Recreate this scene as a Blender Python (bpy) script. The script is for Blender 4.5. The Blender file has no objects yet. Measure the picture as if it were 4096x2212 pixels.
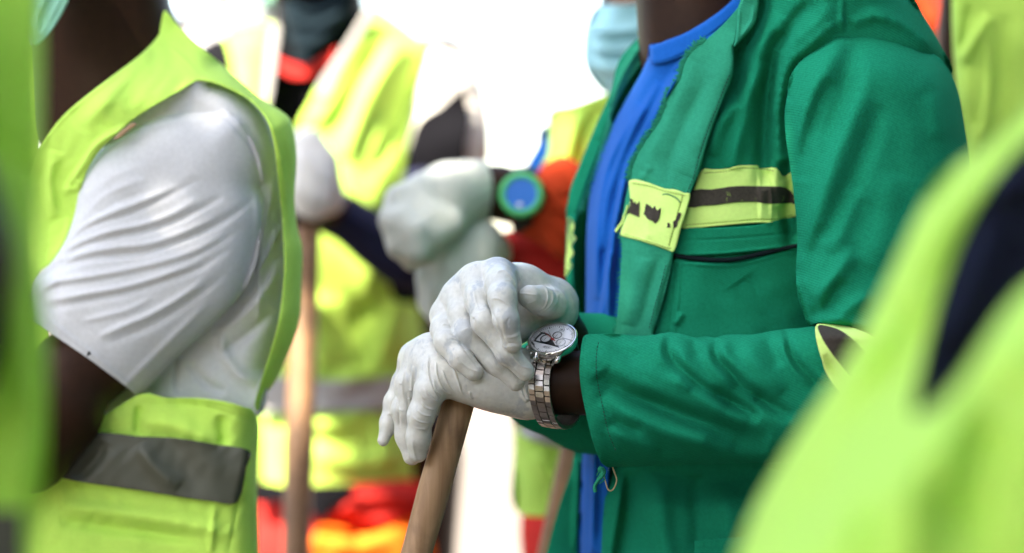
import bpy, math, random
import numpy as np
random.seed(7)
rng = np.random.default_rng(7)
scene = bpy.context.scene
COL = scene.collection

# ------------------------------------------------------------------ camera, sky, sun, exposure
CAM_Z = 1.15
SC = 36.0 / 85.0 / 4096.0                       # metres per photo pixel per metre of distance
cam = bpy.data.objects.new('camera', bpy.data.cameras.new('camera'))
COL.objects.link(cam)
cam.location = (0, -2.0, CAM_Z)
cam.rotation_euler = (math.radians(90), 0, 0)
cam.data.lens = 85
cam.data.sensor_width = 36
cam.data.clip_start = 0.05
cam.data.clip_end = 3000
cam.data.dof.use_dof = True
cam.data.dof.focus_distance = 1.975
cam.data.dof.aperture_fstop = 2.0
scene.camera = cam

SUN_TO = np.array([-0.40, -0.48, 0.78]); SUN_TO /= np.linalg.norm(SUN_TO)
SUN_EL = math.asin(SUN_TO[2]); SUN_AZ = math.atan2(SUN_TO[0], SUN_TO[1])
w = bpy.data.worlds.new('World'); scene.world = w; w.use_nodes = True
nt = w.node_tree
bg = nt.nodes['Background']
sky = nt.nodes.new('ShaderNodeTexSky'); sky.sky_type = 'NISHITA'; sky.sun_disc = False
sky.sun_elevation = SUN_EL; sky.sun_rotation = SUN_AZ
sky.air_density = 1.0; sky.dust_density = 1.5; sky.ozone_density = 0.6
nt.links.new(sky.outputs[0], bg.inputs[0]); bg.inputs[1].default_value = 0.15
sl = bpy.data.lights.new('sun', 'SUN'); sl.energy = 5.0; sl.angle = math.radians(0.53); sl.color = (1, 0.95, 0.87)
so = bpy.data.objects.new('sun', sl); COL.objects.link(so)
from mathutils import Vector, Matrix
so.rotation_euler = Vector((-SUN_TO[0], -SUN_TO[1], -SUN_TO[2])).to_track_quat('-Z', 'Y').to_euler()
so.location = (3, -4, 6)
scene.view_settings.view_transform = 'Standard'
scene.view_settings.look = 'None'
scene.view_settings.gamma = 1
scene.view_settings.use_curve_mapping = False
scene.view_settings.use_white_balance = True      # the camera is set for shade
scene.view_settings.white_balance_temperature = 7300
scene.view_settings.white_balance_tint = 10
scene.view_settings.exposure = 2.5
scene.render.engine = 'CYCLES'
scene.cycles.use_denoising = True
scene.cycles.max_bounces = 8

# ------------------------------------------------------------------ helpers: points, meshes, objects
def W(px, py, mm=0.0):
    """a photo pixel at a distance of 2 m + mm from the camera, in world metres"""
    px = np.asarray(px, float); py = np.asarray(py, float); D = 2.0 + np.asarray(mm, float) / 1000.0
    return np.stack([(px - 2048) * SC * D, D - 2.0, CAM_Z - (py - 1106) * SC * D], -1)

OFF = {}
def mesh_from(name, V, F, smooth=True):
    me = bpy.data.meshes.new(name)
    V = np.asarray(V, np.float32)
    if isinstance(F, np.ndarray):
        k = F.shape[1]; n = len(F)
        me.vertices.add(len(V)); me.vertices.foreach_set('co', V.ravel())
        me.loops.add(n * k); me.loops.foreach_set('vertex_index', F.astype(np.int32).ravel())
        me.polygons.add(n); me.polygons.foreach_set('loop_start', np.arange(0, n * k, k, dtype=np.int32))
        me.update(calc_edges=True)
    else:
        me.from_pydata(V.tolist(), [], [list(map(int, f)) for f in F]); me.update()
    if smooth:
        me.polygons.foreach_set('use_smooth', np.ones(len(me.polygons), dtype=bool))
    me.validate()
    return me

def add(name, V, F, mat, parent=None, loc=None, smooth=True, **props):
    """link V, F (world metres) as ONE mesh object under parent; loc is the origin of a top-level thing"""
    off = np.array(OFF[parent.name] if parent else (loc if loc is not None else (0, 0, 0)), float)
    o = bpy.data.objects.new(name, mesh_from(name, np.asarray(V) - off, F, smooth))
    COL.objects.link(o)
    if mat: o.data.materials.append(mat)
    if parent: o.parent = parent
    else: o.location = off
    OFF[o.name] = off
    for k, v in props.items(): o[k] = v
    return o

def empty(name, loc, **props):
    o = bpy.data.objects.new(name, None); COL.objects.link(o); o.location = loc
    o.empty_display_size = 0.05; OFF[o.name] = np.array(loc, float)
    for k, v in props.items(): o[k] = v
    return o

def catmull(P, n=6, closed=True):
    P = np.asarray(P, float); m = len(P); out = []
    for i in range(m if closed else m - 1):
        if closed: a, b, c, d = P[(i - 1) % m], P[i], P[(i + 1) % m], P[(i + 2) % m]
        else: a, b, c, d = P[max(i - 1, 0)], P[i], P[i + 1], P[min(i + 2, m - 1)]
        for t in np.arange(n) / n:
            out.append(0.5 * (2 * b + (c - a) * t + (2 * a - 5 * b + 4 * c - d) * t * t + (3 * b - a - 3 * c + d) * t ** 3))
    if not closed: out.append(P[-1])
    return np.array(out)

def seg_dist(P, L, closed=False):
    """distance, signed side and arc position (0..1) of points P against polyline L; also nearest point"""
    L = np.asarray(L, float)
    if closed: L = np.vstack([L, L[:1]])
    lens = np.linalg.norm(np.diff(L, axis=0), axis=1); tot = max(lens.sum(), 1e-9); acc = 0
    best = np.full(len(P), 1e18); side = np.zeros(len(P)); tt = np.zeros(len(P)); near = np.zeros_like(P)
    for i in range(len(L) - 1):
        a, b = L[i], L[i + 1]; e = b - a; l2 = max(e @ e, 1e-12)
        t = np.clip(((P - a) @ e) / l2, 0, 1)
        q = a + t[:, None] * e; r = P - q; d2 = (r * r).sum(1)
        m = d2 < best
        best[m] = d2[m]; near[m] = q[m]
        side[m] = np.sign(e[0] * (P[m, 1] - a[1]) - e[1] * (P[m, 0] - a[0]))
        tt[m] = (acc + t[m] * lens[i]) / tot
        acc += lens[i]
    return np.sqrt(best), side, tt, near

def inside(P, L):
    L = np.asarray(L, float); c = np.zeros(len(P), bool); j = len(L) - 1
    for i in range(len(L)):
        xi, yi = L[i]; xj, yj = L[j]
        if yi != yj:
            c ^= ((yi > P[:, 1]) != (yj > P[:, 1])) & (P[:, 0] < (xj - xi) * (P[:, 1] - yi) / (yj - yi) + xi)
        j = i
    return c

def sstep(x, a, b):
    t = np.clip((np.asarray(x, float) - a) / (b - a), 0, 1); return t * t * (3 - 2 * t)

def fold_field(P, folds):
    """sum of cloth folds, in mm towards the viewer; a fold = (points, width, amp[, width on the left side])"""
    z = np.zeros(len(P))
    for f in folds:
        pts, wd, amp = f[0], f[1], f[2]; w2 = f[3] if len(f) > 3 else wd
        L = catmull(pts, 5, False) if len(pts) > 2 else np.asarray(pts, float)
        R = 3.2 * max(wd, w2)
        m = ((P[:, 0] > L[:, 0].min() - R) & (P[:, 0] < L[:, 0].max() + R) & (P[:, 1] > L[:, 1].min() - R) & (P[:, 1] < L[:, 1].max() + R))
        if not m.any(): continue
        d, s, t, _ = seg_dist(P[m], L)
        ww = np.where(s > 0, wd, w2)
        tap = np.sqrt(np.clip(np.minimum(t, 1 - t) / 0.22, 0.0, 1)) if (len(f) < 5 or f[4]) else 1.0
        z[m] += amp * np.exp(-(d / ww) ** 2) * tap
    return z

def amp(folds, k, wk=1.0): return [(f[0], f[1] * wk, f[2] * k) + ((f[3] * wk,) + tuple(f[4:]) if len(f) > 3 else ()) for f in folds]

def ripple(P, amp, size, seed=0, stretch=1.0, ang=0.0):
    """soft irregular undulation from a few warped sines, mm"""
    r = np.random.default_rng(seed); c, s = math.cos(ang), math.sin(ang)
    x = (P[:, 0] * c + P[:, 1] * s) / size / stretch; y = (-P[:, 0] * s + P[:, 1] * c) / size
    x = x + 0.45 * np.sin(1.3 * y + r.uniform(0, 6)); y = y + 0.45 * np.sin(1.1 * x + r.uniform(0, 6))
    z = np.zeros(len(P))
    for i in range(5):
        a = r.uniform(0, 6.28); f = r.uniform(0.7, 2.2)
        z += np.sin(6.28 * f * (x * math.cos(a) + y * math.sin(a)) * 0.5 + r.uniform(0, 6)) / f
    return amp * z / 2.2

def sheet(name, outline, mat, parent, depth, h=6.0, folds=(), edge=(), back=None, thick=2.0, nz=(), smooth_n=6, extra=None, loc=None, soften=0, **props):
    """A piece of cloth: the outline (photo pixels) meshed as a grid, laid at depth(px,py) mm from the 2 m plane, folded,
    rounded away along the polylines in edge = [(points or None, reach px, drop mm)] and given a back `thick` mm behind (or back(px,py))."""
    L = catmull(outline, smooth_n) if smooth_n > 1 else np.asarray(outline, float)
    x0, y0 = L.min(0) - h; x1, y1 = L.max(0) + h
    nx = int((x1 - x0) / h) + 2; ny = int((y1 - y0) / h) + 2
    gx = x0 + h * np.arange(nx); gy = y0 + h * np.arange(ny)
    cx, cy = np.meshgrid(gx[:-1] + h / 2, gy[:-1] + h / 2)
    keep = inside(np.stack([cx.ravel(), cy.ravel()], 1), L).reshape(ny - 1, nx - 1)
    ii, jj = np.nonzero(keep)
    idx = lambda a, b: a * nx + b
    Q = np.stack([idx(ii, jj), idx(ii + 1, jj), idx(ii + 1, jj + 1), idx(ii, jj + 1)], 1)
    used, inv = np.unique(Q, return_inverse=True); Q = inv.reshape(Q.shape)
    P = np.stack([gx[used % nx], gy[used // nx]], 1).astype(float)
    E = np.concatenate([Q[:, [0, 1]], Q[:, [1, 2]], Q[:, [2, 3]], Q[:, [3, 0]]])
    key = np.sort(E, 1); key = key[:, 0] * len(P) + key[:, 1]
    u, first, cnt = np.unique(key, return_index=True, return_counts=True)
    B = E[first[cnt == 1]]                                   # boundary edges, oriented
    bv = np.unique(B)
    _, _, _, near = seg_dist(P[bv], L, True)
    P[bv] = near
    d = np.asarray(depth(P[:, 0], P[:, 1]), float) + np.zeros(len(P))
    for pts, reach, drop in edge:
        dd = seg_dist(P, L if pts is None else catmull(pts, 5, False), pts is None)[0]
        t = 1 - np.clip(dd / reach, 0, 1)
        d += drop * (1 - np.sqrt(np.clip(1 - t * t, 0, 1)))
    d -= fold_field(P, folds)
    for a in nz: d -= ripple(P, *a)
    if extra is not None: d -= extra(P)
    inner = np.ones(len(P), bool); inner[bv] = False
    for _ in range(soften):
        S = np.zeros(len(P)); c_ = np.zeros(len(P)); np.add.at(S, E[:, 0], d[E[:, 1]]); np.add.at(c_, E[:, 0], 1); np.add.at(S, E[:, 1], d[E[:, 0]]); np.add.at(c_, E[:, 1], 1)
        d = np.where(inner, .4 * d + .6 * S / np.maximum(c_, 1), d)
    n = len(P)
    Vf = W(P[:, 0], P[:, 1], d)
    if back is None: Vb = W(P[:, 0], P[:, 1], d + thick)
    else: Vb = W(P[:, 0], P[:, 1], np.maximum(back(P[:, 0], P[:, 1]), d + 1))
    V = np.vstack([Vf, Vb])
    rim = np.stack([B[:, 1], B[:, 0], B[:, 0] + n, B[:, 1] + n], 1)
    F = np.vstack([Q, Q[:, ::-1] + n, rim])
    return add(name, V, F, mat, parent, loc, **props)

def pillow_back(mid):
    return lambda px, py: mid + 0 * px

def tube(path, r, n=8, cap=True):
    P = np.asarray(path, float); m = len(P); r = np.broadcast_to(np.asarray(r, float), (m,))
    T = np.gradient(P, axis=0); T /= np.linalg.norm(T, axis=1)[:, None] + 1e-12
    ref = np.array([0.3, 1.0, 0.2]) if abs(T[0] @ np.array([0, 1, 0])) < 0.9 else np.array([1.0, 0, 0])
    V = []
    for i in range(m):
        a = np.cross(T[i], ref); a /= np.linalg.norm(a) + 1e-12; b = np.cross(T[i], a)
        th = 2 * math.pi * np.arange(n) / n
        V.append(P[i] + r[i] * (np.cos(th)[:, None] * a + np.sin(th)[:, None] * b))
    V = np.vstack(V); F = []
    for i in range(m - 1):
        for k in range(n):
            F.append((i * n + k, i * n + (k + 1) % n, (i + 1) * n + (k + 1) % n, (i + 1) * n + k))
    if cap:
        F.append(tuple(range(n))[::-1]); F.append(tuple((m - 1) * n + k for k in range(n)))
    return V, F

def join(parts):
    V, F, o = [], [], 0
    for v, f in parts:
        V.append(np.asarray(v)); F += [tuple(int(i) + o for i in q) for q in f]; o += len(v)
    return np.vstack(V), F

# ------------------------------------------------------------------ helpers: smooth solids from a distance field
def smin(a, b, k):
    h = np.clip(0.5 + 0.5 * (b - a) / k, 0, 1); return b + (a - b) * h - k * h * (1 - h)

def sdf_grid(groups, h):
    """groups = [(k to the rest, k inside, [prims])]; prim = ('c', p0, r0, p1, r1[, scale]) or ('e', centre, radii)"""
    lo = np.full(3, 1e9); hi = -lo
    for _, _, pr in groups:
        for p in pr:
            if p[0] == 'c':
                sc = np.array(p[5] if len(p) > 5 else (1, 1, 1)); r = max(p[2], p[4]) * sc
                lo = np.minimum(lo, np.minimum(p[1], p[3]) - r); hi = np.maximum(hi, np.maximum(p[1], p[3]) + r)
            else:
                lo = np.minimum(lo, np.array(p[1]) - p[2]); hi = np.maximum(hi, np.array(p[1]) + p[2])
    lo -= 3 * h; hi += 3 * h
    n = np.ceil((hi - lo) / h).astype(int) + 1
    ax = [lo[i] + h * np.arange(n[i]) for i in range(3)]
    big = 0.05
    D = np.full(n, big, np.float32)
    for kg, ki, pr in groups:
        G = np.full(n, big, np.float32)
        for p in pr:
            if p[0] == 'c':
                sc = np.array(p[5] if len(p) > 5 else (1., 1., 1.)); r = max(p[2], p[4]) * sc
                a = np.minimum(p[1], p[3]) - r; b = np.maximum(p[1], p[3]) + r
            else:
                a = np.array(p[1]) - p[2]; b = np.array(p[1]) + p[2]
            mg = max(kg, ki) + 3 * h
            i0 = np.clip(np.floor((a - mg - lo) / h).astype(int), 0, n - 1); i1 = np.clip(np.ceil((b + mg - lo) / h).astype(int) + 1, 1, n)
            X = ax[0][i0[0]:i1[0], None, None]; Y = ax[1][None, i0[1]:i1[1], None]; Z = ax[2][None, None, i0[2]:i1[2]]
            if p[0] == 'c':
                A = np.array(p[1]) / sc; Bv = np.array(p[3]) / sc; e = Bv - A; l2 = max(e @ e, 1e-12)
                x, y, z = X / sc[0] - A[0], Y / sc[1] - A[1], Z / sc[2] - A[2]
                t = np.clip((x * e[0] + y * e[1] + z * e[2]) / l2, 0, 1)
                d = (np.sqrt((x - t * e[0]) ** 2 + (y - t * e[1]) ** 2 + (z - t * e[2]) ** 2) - (p[2] + t * (p[4] - p[2]))) * sc.min()
            else:
                c = p[1]; rr = p[2]
                x, y, z = (X - c[0]) / rr[0], (Y - c[1]) / rr[1], (Z - c[2]) / rr[2]
                k0 = np.sqrt(x * x + y * y + z * z); k1 = np.sqrt((x / rr[0]) ** 2 + (y / rr[1]) ** 2 + (z / rr[2]) ** 2) + 1e-9
                d = k0 * (k0 - 1) / k1
            sl_ = tuple(slice(i0[i], i1[i]) for i in range(3))
            G[sl_] = smin(G[sl_], d.astype(np.float32), ki)
        D = smin(D, G, kg)
    return D, lo, h

def surface_nets(D, lo, h):
    s = D < 0
    n = np.array(D.shape)
    c = [s[a:n[0] - 1 + a, b:n[1] - 1 + b, g:n[2] - 1 + g] for a in (0, 1) for b in (0, 1) for g in (0, 1)]
    tot = sum(x.astype(np.int8) for x in c)
    act = (tot > 0) & (tot < 8)
    I = np.argwhere(act)
    ids = np.full(act.shape, -1, np.int64); ids[act] = np.arange(len(I))
    acc = np.zeros((len(I), 3)); cnt = np.zeros(len(I))
    corner = np.array([(a, b, g) for a in (0, 1) for b in (0, 1) for g in (0, 1)])
    for p in range(8):
        for q in range(p + 1, 8):
            if np.abs(corner[p] - corner[q]).sum() != 1: continue
            dp = D[tuple((I + corner[p]).T)]; dq = D[tuple((I + corner[q]).T)]
            m = (dp < 0) != (dq < 0)
            t = dp[m] / (dp[m] - dq[m])
            acc[m] += corner[p] + t[:, None] * (corner[q] - corner[p]); cnt[m] += 1
    V = lo + h * (I + acc / cnt[:, None])
    F = []
    for axis in range(3):
        o1, o2 = [(1, 2), (2, 0), (0, 1)][axis]
        sh = [slice(0, n[i]) for i in range(3)]
        A = list(sh); Bq = list(sh); A[axis] = slice(0, n[axis] - 1); Bq[axis] = slice(1, n[axis])
        a, b = s[tuple(A)], s[tuple(Bq)]
        E = np.argwhere(a != b)
        ok = (E[:, o1] > 0) & (E[:, o2] > 0) & (E[:, o1] < n[o1] - 1) & (E[:, o2] < n[o2] - 1)
        E = E[ok]
        neg = a[tuple(E.T)]
        e1 = np.zeros(3, int); e1[o1] = 1; e2 = np.zeros(3, int); e2[o2] = 1
        q = np.stack([ids[tuple((E - e1 - e2).T)], ids[tuple((E - e2).T)], ids[tuple(E.T)], ids[tuple((E - e1).T)]], 1)
        q[~neg] = q[~neg][:, ::-1]
        F.append(q)
    return V, np.vstack(F)

def vnormals(V, F):
    N = np.zeros_like(V); fn = np.cross(V[F[:, 2]] - V[F[:, 0]], V[F[:, 3]] - V[F[:, 1]])
    for k in range(4): np.add.at(N, F[:, k], fn)
    return N / (np.linalg.norm(N, axis=1)[:, None] + 1e-12)

def relax(V, F, it=2, lam=0.5):
    for _ in range(it):
        S = np.zeros_like(V); c = np.zeros(len(V))
        for a, b in ((0, 1), (1, 2), (2, 3), (3, 0)):
            np.add.at(S, F[:, a], V[F[:, b]]); np.add.at(c, F[:, a], 1)
        V = V + lam * (S / c[:, None] - V)
    return V

def solid(groups, h, it=1):
    D, lo, h = sdf_grid(groups, h); V, F = surface_nets(D, lo, h)
    return relax(V, F, it), F

def topx(V):
    D = V[:, 1] + 2.0
    return np.stack([V[:, 0] / (SC * D) + 2048, 1106 - (V[:, 2] - CAM_Z) / (SC * D)], 1)

def chain(pts, k=None):
    """pts = [(px, py, mm, radius mm), ...] -> tapered capsules"""
    out = []
    for a, b in zip(pts[:-1], pts[1:]):
        out.append(('c', W(*a[:3]), a[3] / 1000, W(*b[:3]), b[3] / 1000))
    return out

# ------------------------------------------------------------------ materials
def new_mat(name):
    m = bpy.data.materials.new(name); m.use_nodes = True
    n = m.node_tree; b = n.nodes['Principled BSDF']
    return m, n, b, n.nodes.new, n.links.new

def cloth(name, col, rough=0.9, sheen=0.02, var=0.12, weave=1.5, bump=0.25, transl=0.0, fuzz=400, wear=None):
    m, n, b, N, K = new_mat(name)
    tc = N('ShaderNodeTexCoord')
    no = N('ShaderNodeTexNoise'); no.inputs['Scale'].default_value = 18; no.inputs['Detail'].default_value = 6
    K(tc.outputs['Object'], no.inputs['Vector'])
    nf = N('ShaderNodeTexNoise'); nf.inputs['Scale'].default_value = fuzz; nf.inputs['Detail'].default_value = 4
    K(tc.outputs['Object'], nf.inputs['Vector'])
    mx = N('ShaderNodeMixRGB'); mx.blend_type = 'MIX'
    mx.inputs[1].default_value = (*[c * (1 - var) for c in col], 1); mx.inputs[2].default_value = (*[min(1, c * (1 + var) + 0.01 * var) for c in col], 1)
    ad = N('ShaderNodeMath'); ad.operation = 'MULTIPLY_ADD'; ad.inputs[1].default_value = 0.5
    nr = N('ShaderNodeMapRange'); nr.inputs[1].default_value = 0.3; nr.inputs[2].default_value = 0.7; K(nf.outputs['Fac'], nr.inputs[0]); K(nr.outputs[0], ad.inputs[0])
    m2 = N('ShaderNodeMath'); m2.operation = 'MULTIPLY'; m2.inputs[1].default_value = 0.5
    K(no.outputs['Fac'], m2.inputs[0]); K(m2.outputs[0], ad.inputs[2])
    K(ad.outputs[0], mx.inputs[0])
    wv = N('ShaderNodeTexWave'); wv.wave_type = 'BANDS'; wv.bands_direction = 'DIAGONAL'
    wv.inputs['Scale'].default_value = 0.444 / (weave / 1000)
    wv.inputs['Distortion'].default_value = 0.12; wv.inputs['Detail'].default_value = 1; wv.inputs['Detail Scale'].default_value = 0.6
    wm = N('ShaderNodeMapping'); wm.inputs['Scale'].default_value = (0.58, 0.0, 1.28); K(tc.outputs['Object'], wm.inputs[0]); K(wm.outputs[0], wv.inputs['Vector'])
    m3 = N('ShaderNodeMixRGB'); m3.blend_type = 'MULTIPLY'; m3.inputs[0].default_value = 0.22 if bump > 0 else 0
    cr = N('ShaderNodeMapRange'); cr.inputs[3].default_value = 0.72; cr.inputs[4].default_value = 1.08
    K(wv.outputs['Fac'], cr.inputs[0])
    K(mx.outputs[0], m3.inputs[1]); K(cr.outputs[0], m3.inputs[2])
    src = m3.outputs[0]
    if wear:
        wn = N('ShaderNodeTexNoise'); wn.inputs['Scale'].default_value = wear[1]; wn.inputs['Detail'].default_value = 8; wn.inputs['Roughness'].default_value = 0.7
        K(tc.outputs['Object'], wn.inputs['Vector'])
        wr = N('ShaderNodeMapRange'); wr.inputs[1].default_value = wear[2]; wr.inputs[2].default_value = wear[2] + 0.08
        K(wn.outputs['Fac'], wr.inputs[0])
        m4 = N('ShaderNodeMixRGB'); m4.inputs[2].default_value = (*wear[0], 1)
        K(wr.outputs[0], m4.inputs[0]); K(src, m4.inputs[1]); src = m4.outputs[0]
    K(src, b.inputs['Base Color'])
    b.inputs['Roughness'].default_value = rough
    b.inputs['Specular IOR Level'].default_value = 0.03
    b.inputs['Sheen Weight'].default_value = sheen; b.inputs['Sheen Roughness'].default_value = 0.5
    if bump > 0:
        bp = N('ShaderNodeBump'); bp.inputs['Strength'].default_value = bump; bp.inputs['Distance'].default_value = 0.0006
        s = N('ShaderNodeMath'); s.operation = 'ADD'; K(wv.outputs['Fac'], s.inputs[0]); K(nf.outputs['Fac'], s.inputs[1])
        K(s.outputs[0], bp.inputs['Height']); 
        nb = N('ShaderNodeTexNoise'); nb.inputs['Scale'].default_value = 55; nb.inputs['Detail'].default_value = 3; nb.inputs['Distortion'].default_value = 0.6
        K(tc.outputs['Object'], nb.inputs['Vector'])
        b2 = N('ShaderNodeBump'); b2.inputs['Strength'].default_value = 0.10; b2.inputs['Distance'].default_value = 0.003
        K(nb.outputs['Fac'], b2.inputs['Height']); K(bp.outputs[0], b2.inputs['Normal']); K(b2.outputs[0], b.inputs['Normal'])
    if transl > 0:
        tr = N('ShaderNodeBsdfTranslucent'); K(src, tr.inputs[0])
        ms = N('ShaderNodeMixShader'); ms.inputs[0].default_value = transl
        K(b.outputs[0], ms.inputs[1]); K(tr.outputs[0], ms.inputs[2])
        K(ms.outputs[0], n.nodes['Material Output'].inputs[0])
    return m

def plain(name, col, rough=0.5, metal=0.0, spec=0.5, noise=0.0, nscale=60, bump=0.0):
    m, n, b, N, K = new_mat(name)
    b.inputs['Roughness'].default_value = rough; b.inputs['Metallic'].default_value = metal
    b.inputs['Specular IOR Level'].default_value = spec
    b.inputs['Base Color'].default_value = (*col, 1)
    if noise or bump:
        tc = N('ShaderNodeTexCoord'); no = N('ShaderNodeTexNoise'); no.inputs['Scale'].default_value = nscale; no.inputs['Detail'].default_value = 5
        K(tc.outputs['Object'], no.inputs['Vector'])
        mx = N('ShaderNodeMixRGB'); mx.inputs[1].default_value = (*[c * (1 - noise) for c in col], 1); mx.inputs[2].default_value = (*[min(1, c * (1 + noise)) for c in col], 1)
        K(no.outputs['Fac'], mx.inputs[0]); K(mx.outputs[0], b.inputs['Base Color'])
        if bump:
            bp = N('ShaderNodeBump'); bp.inputs['Strength'].default_value = bump; bp.inputs['Distance'].default_value = 0.001
            K(no.outputs['Fac'], bp.inputs['Height']); K(bp.outputs[0], b.inputs['Normal'])
    return m

def latex(name):
    m, n, b, N, K = new_mat(name)
    tc = N('ShaderNodeTexCoord')
    mp = N('ShaderNodeMapping'); mp.inputs['Scale'].default_value = (1.0, 1.0, 0.45); mp.inputs['Rotation'].default_value = (0, 0.5, 0)
    K(tc.outputs['Object'], mp.inputs[0])
    a = N('ShaderNodeTexNoise'); a.inputs['Scale'].default_value = 42; a.inputs['Detail'].default_value = 9; a.inputs['Roughness'].default_value = 0.62
    K(mp.outputs[0], a.inputs['Vector'])
    r = N('ShaderNodeMapRange'); r.inputs[1].default_value = 0.545; r.inputs[2].default_value = 0.595
    K(a.outputs['Fac'], r.inputs[0])
    mx = N('ShaderNodeMixRGB'); mx.inputs[1].default_value = (0.60, 0.595, 0.54, 1); mx.inputs[2].default_value = (0.45, 0.465, 0.455, 1)
    at_ = N('ShaderNodeAttribute'); at_.attribute_name = 'loose'
    sb = N('ShaderNodeMath'); sb.operation = 'SUBTRACT'; sb.use_clamp = True; K(r.outputs[0], sb.inputs[0]); K(at_.outputs['Fac'], sb.inputs[1]); K(sb.outputs[0], mx.inputs[0])
    c = N('ShaderNodeTexNoise'); c.inputs['Scale'].default_value = 260; c.inputs['Detail'].default_value = 4
    K(tc.outputs['Object'], c.inputs['Vector'])
    r2 = N('ShaderNodeMapRange'); r2.inputs[1].default_value = 0.3; r2.inputs[2].default_value = 0.7; r2.inputs[3].default_value = 0.9; r2.inputs[4].default_value = 1.04
    K(c.outputs['Fac'], r2.inputs[0])
    mu = N('ShaderNodeMixRGB'); mu.blend_type = 'MULTIPLY'; mu.inputs[0].default_value = 1
    K(mx.outputs[0], mu.inputs[1]); K(r2.outputs[0], mu.inputs[2]); K(mu.outputs[0], b.inputs['Base Color'])
    b.inputs['Roughness'].default_value = 0.36; b.inputs['Specular IOR Level'].default_value = 0.45
    b.inputs['Subsurface Weight'].default_value = 0.25; b.inputs['Subsurface Radius'].default_value = (0.004, 0.003, 0.002); b.inputs['Subsurface Scale'].default_value = 1
    wv = N('ShaderNodeTexNoise'); wv.inputs['Scale'].default_value = 120; wv.inputs['Detail'].default_value = 5; wv.inputs['Distortion'].default_value = 1.5
    K(mp.outputs[0], wv.inputs['Vector'])
    bp = N('ShaderNodeBump'); bp.inputs['Strength'].default_value = 0.25; bp.inputs['Distance'].default_value = 0.0008
    K(wv.outputs['Fac'], bp.inputs['Height']); K(bp.outputs[0], b.inputs['Normal'])
    return m

def wood(name, ca, cb, dirt=(0.05, 0.03, 0.02)):
    m, n, b, N, K = new_mat(name)
    tc = N('ShaderNodeTexCoord'); mp = N('ShaderNodeMapping'); mp.inputs['Scale'].default_value = (60, 60, 5)
    K(tc.outputs['Object'], mp.inputs[0])
    a = N('ShaderNodeTexNoise'); a.inputs['Scale'].default_value = 2.2; a.inputs['Detail'].default_value = 8; a.inputs['Distortion'].default_value = 0.5
    K(mp.outputs[0], a.inputs['Vector'])
    mx = N('ShaderNodeMixRGB'); mx.inputs[1].default_value = (*ca, 1); mx.inputs[2].default_value = (*cb, 1)
    r = N('ShaderNodeMapRange'); r.inputs[1].default_value = 0.3; r.inputs[2].default_value = 0.7
    K(a.outputs['Fac'], r.inputs[0]); K(r.outputs[0], mx.inputs[0])
    d = N('ShaderNodeTexNoise'); d.inputs['Scale'].default_value = 30; d.inputs['Detail'].default_value = 6
    K(tc.outputs['Object'], d.inputs['Vector'])
    r2 = N('ShaderNodeMapRange'); r2.inputs[1].default_value = 0.48; r2.inputs[2].default_value = 0.72; r2.inputs[4].default_value = 0.65
    K(d.outputs['Fac'], r2.inputs[0])
    m2 = N('ShaderNodeMixRGB'); m2.inputs[2].default_value = (*dirt, 1); K(r2.outputs[0], m2.inputs[0]); K(mx.outputs[0], m2.inputs[1])
    K(m2.outputs[0], b.inputs['Base Color']); b.inputs['Roughness'].default_value = 0.6
    bp = N('ShaderNodeBump'); bp.inputs['Strength'].default_value = 0.4; bp.inputs['Distance'].default_value = 0.001
    K(a.outputs['Fac'], bp.inputs['Height']); K(bp.outputs[0], b.inputs['Normal'])
    return m

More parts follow.
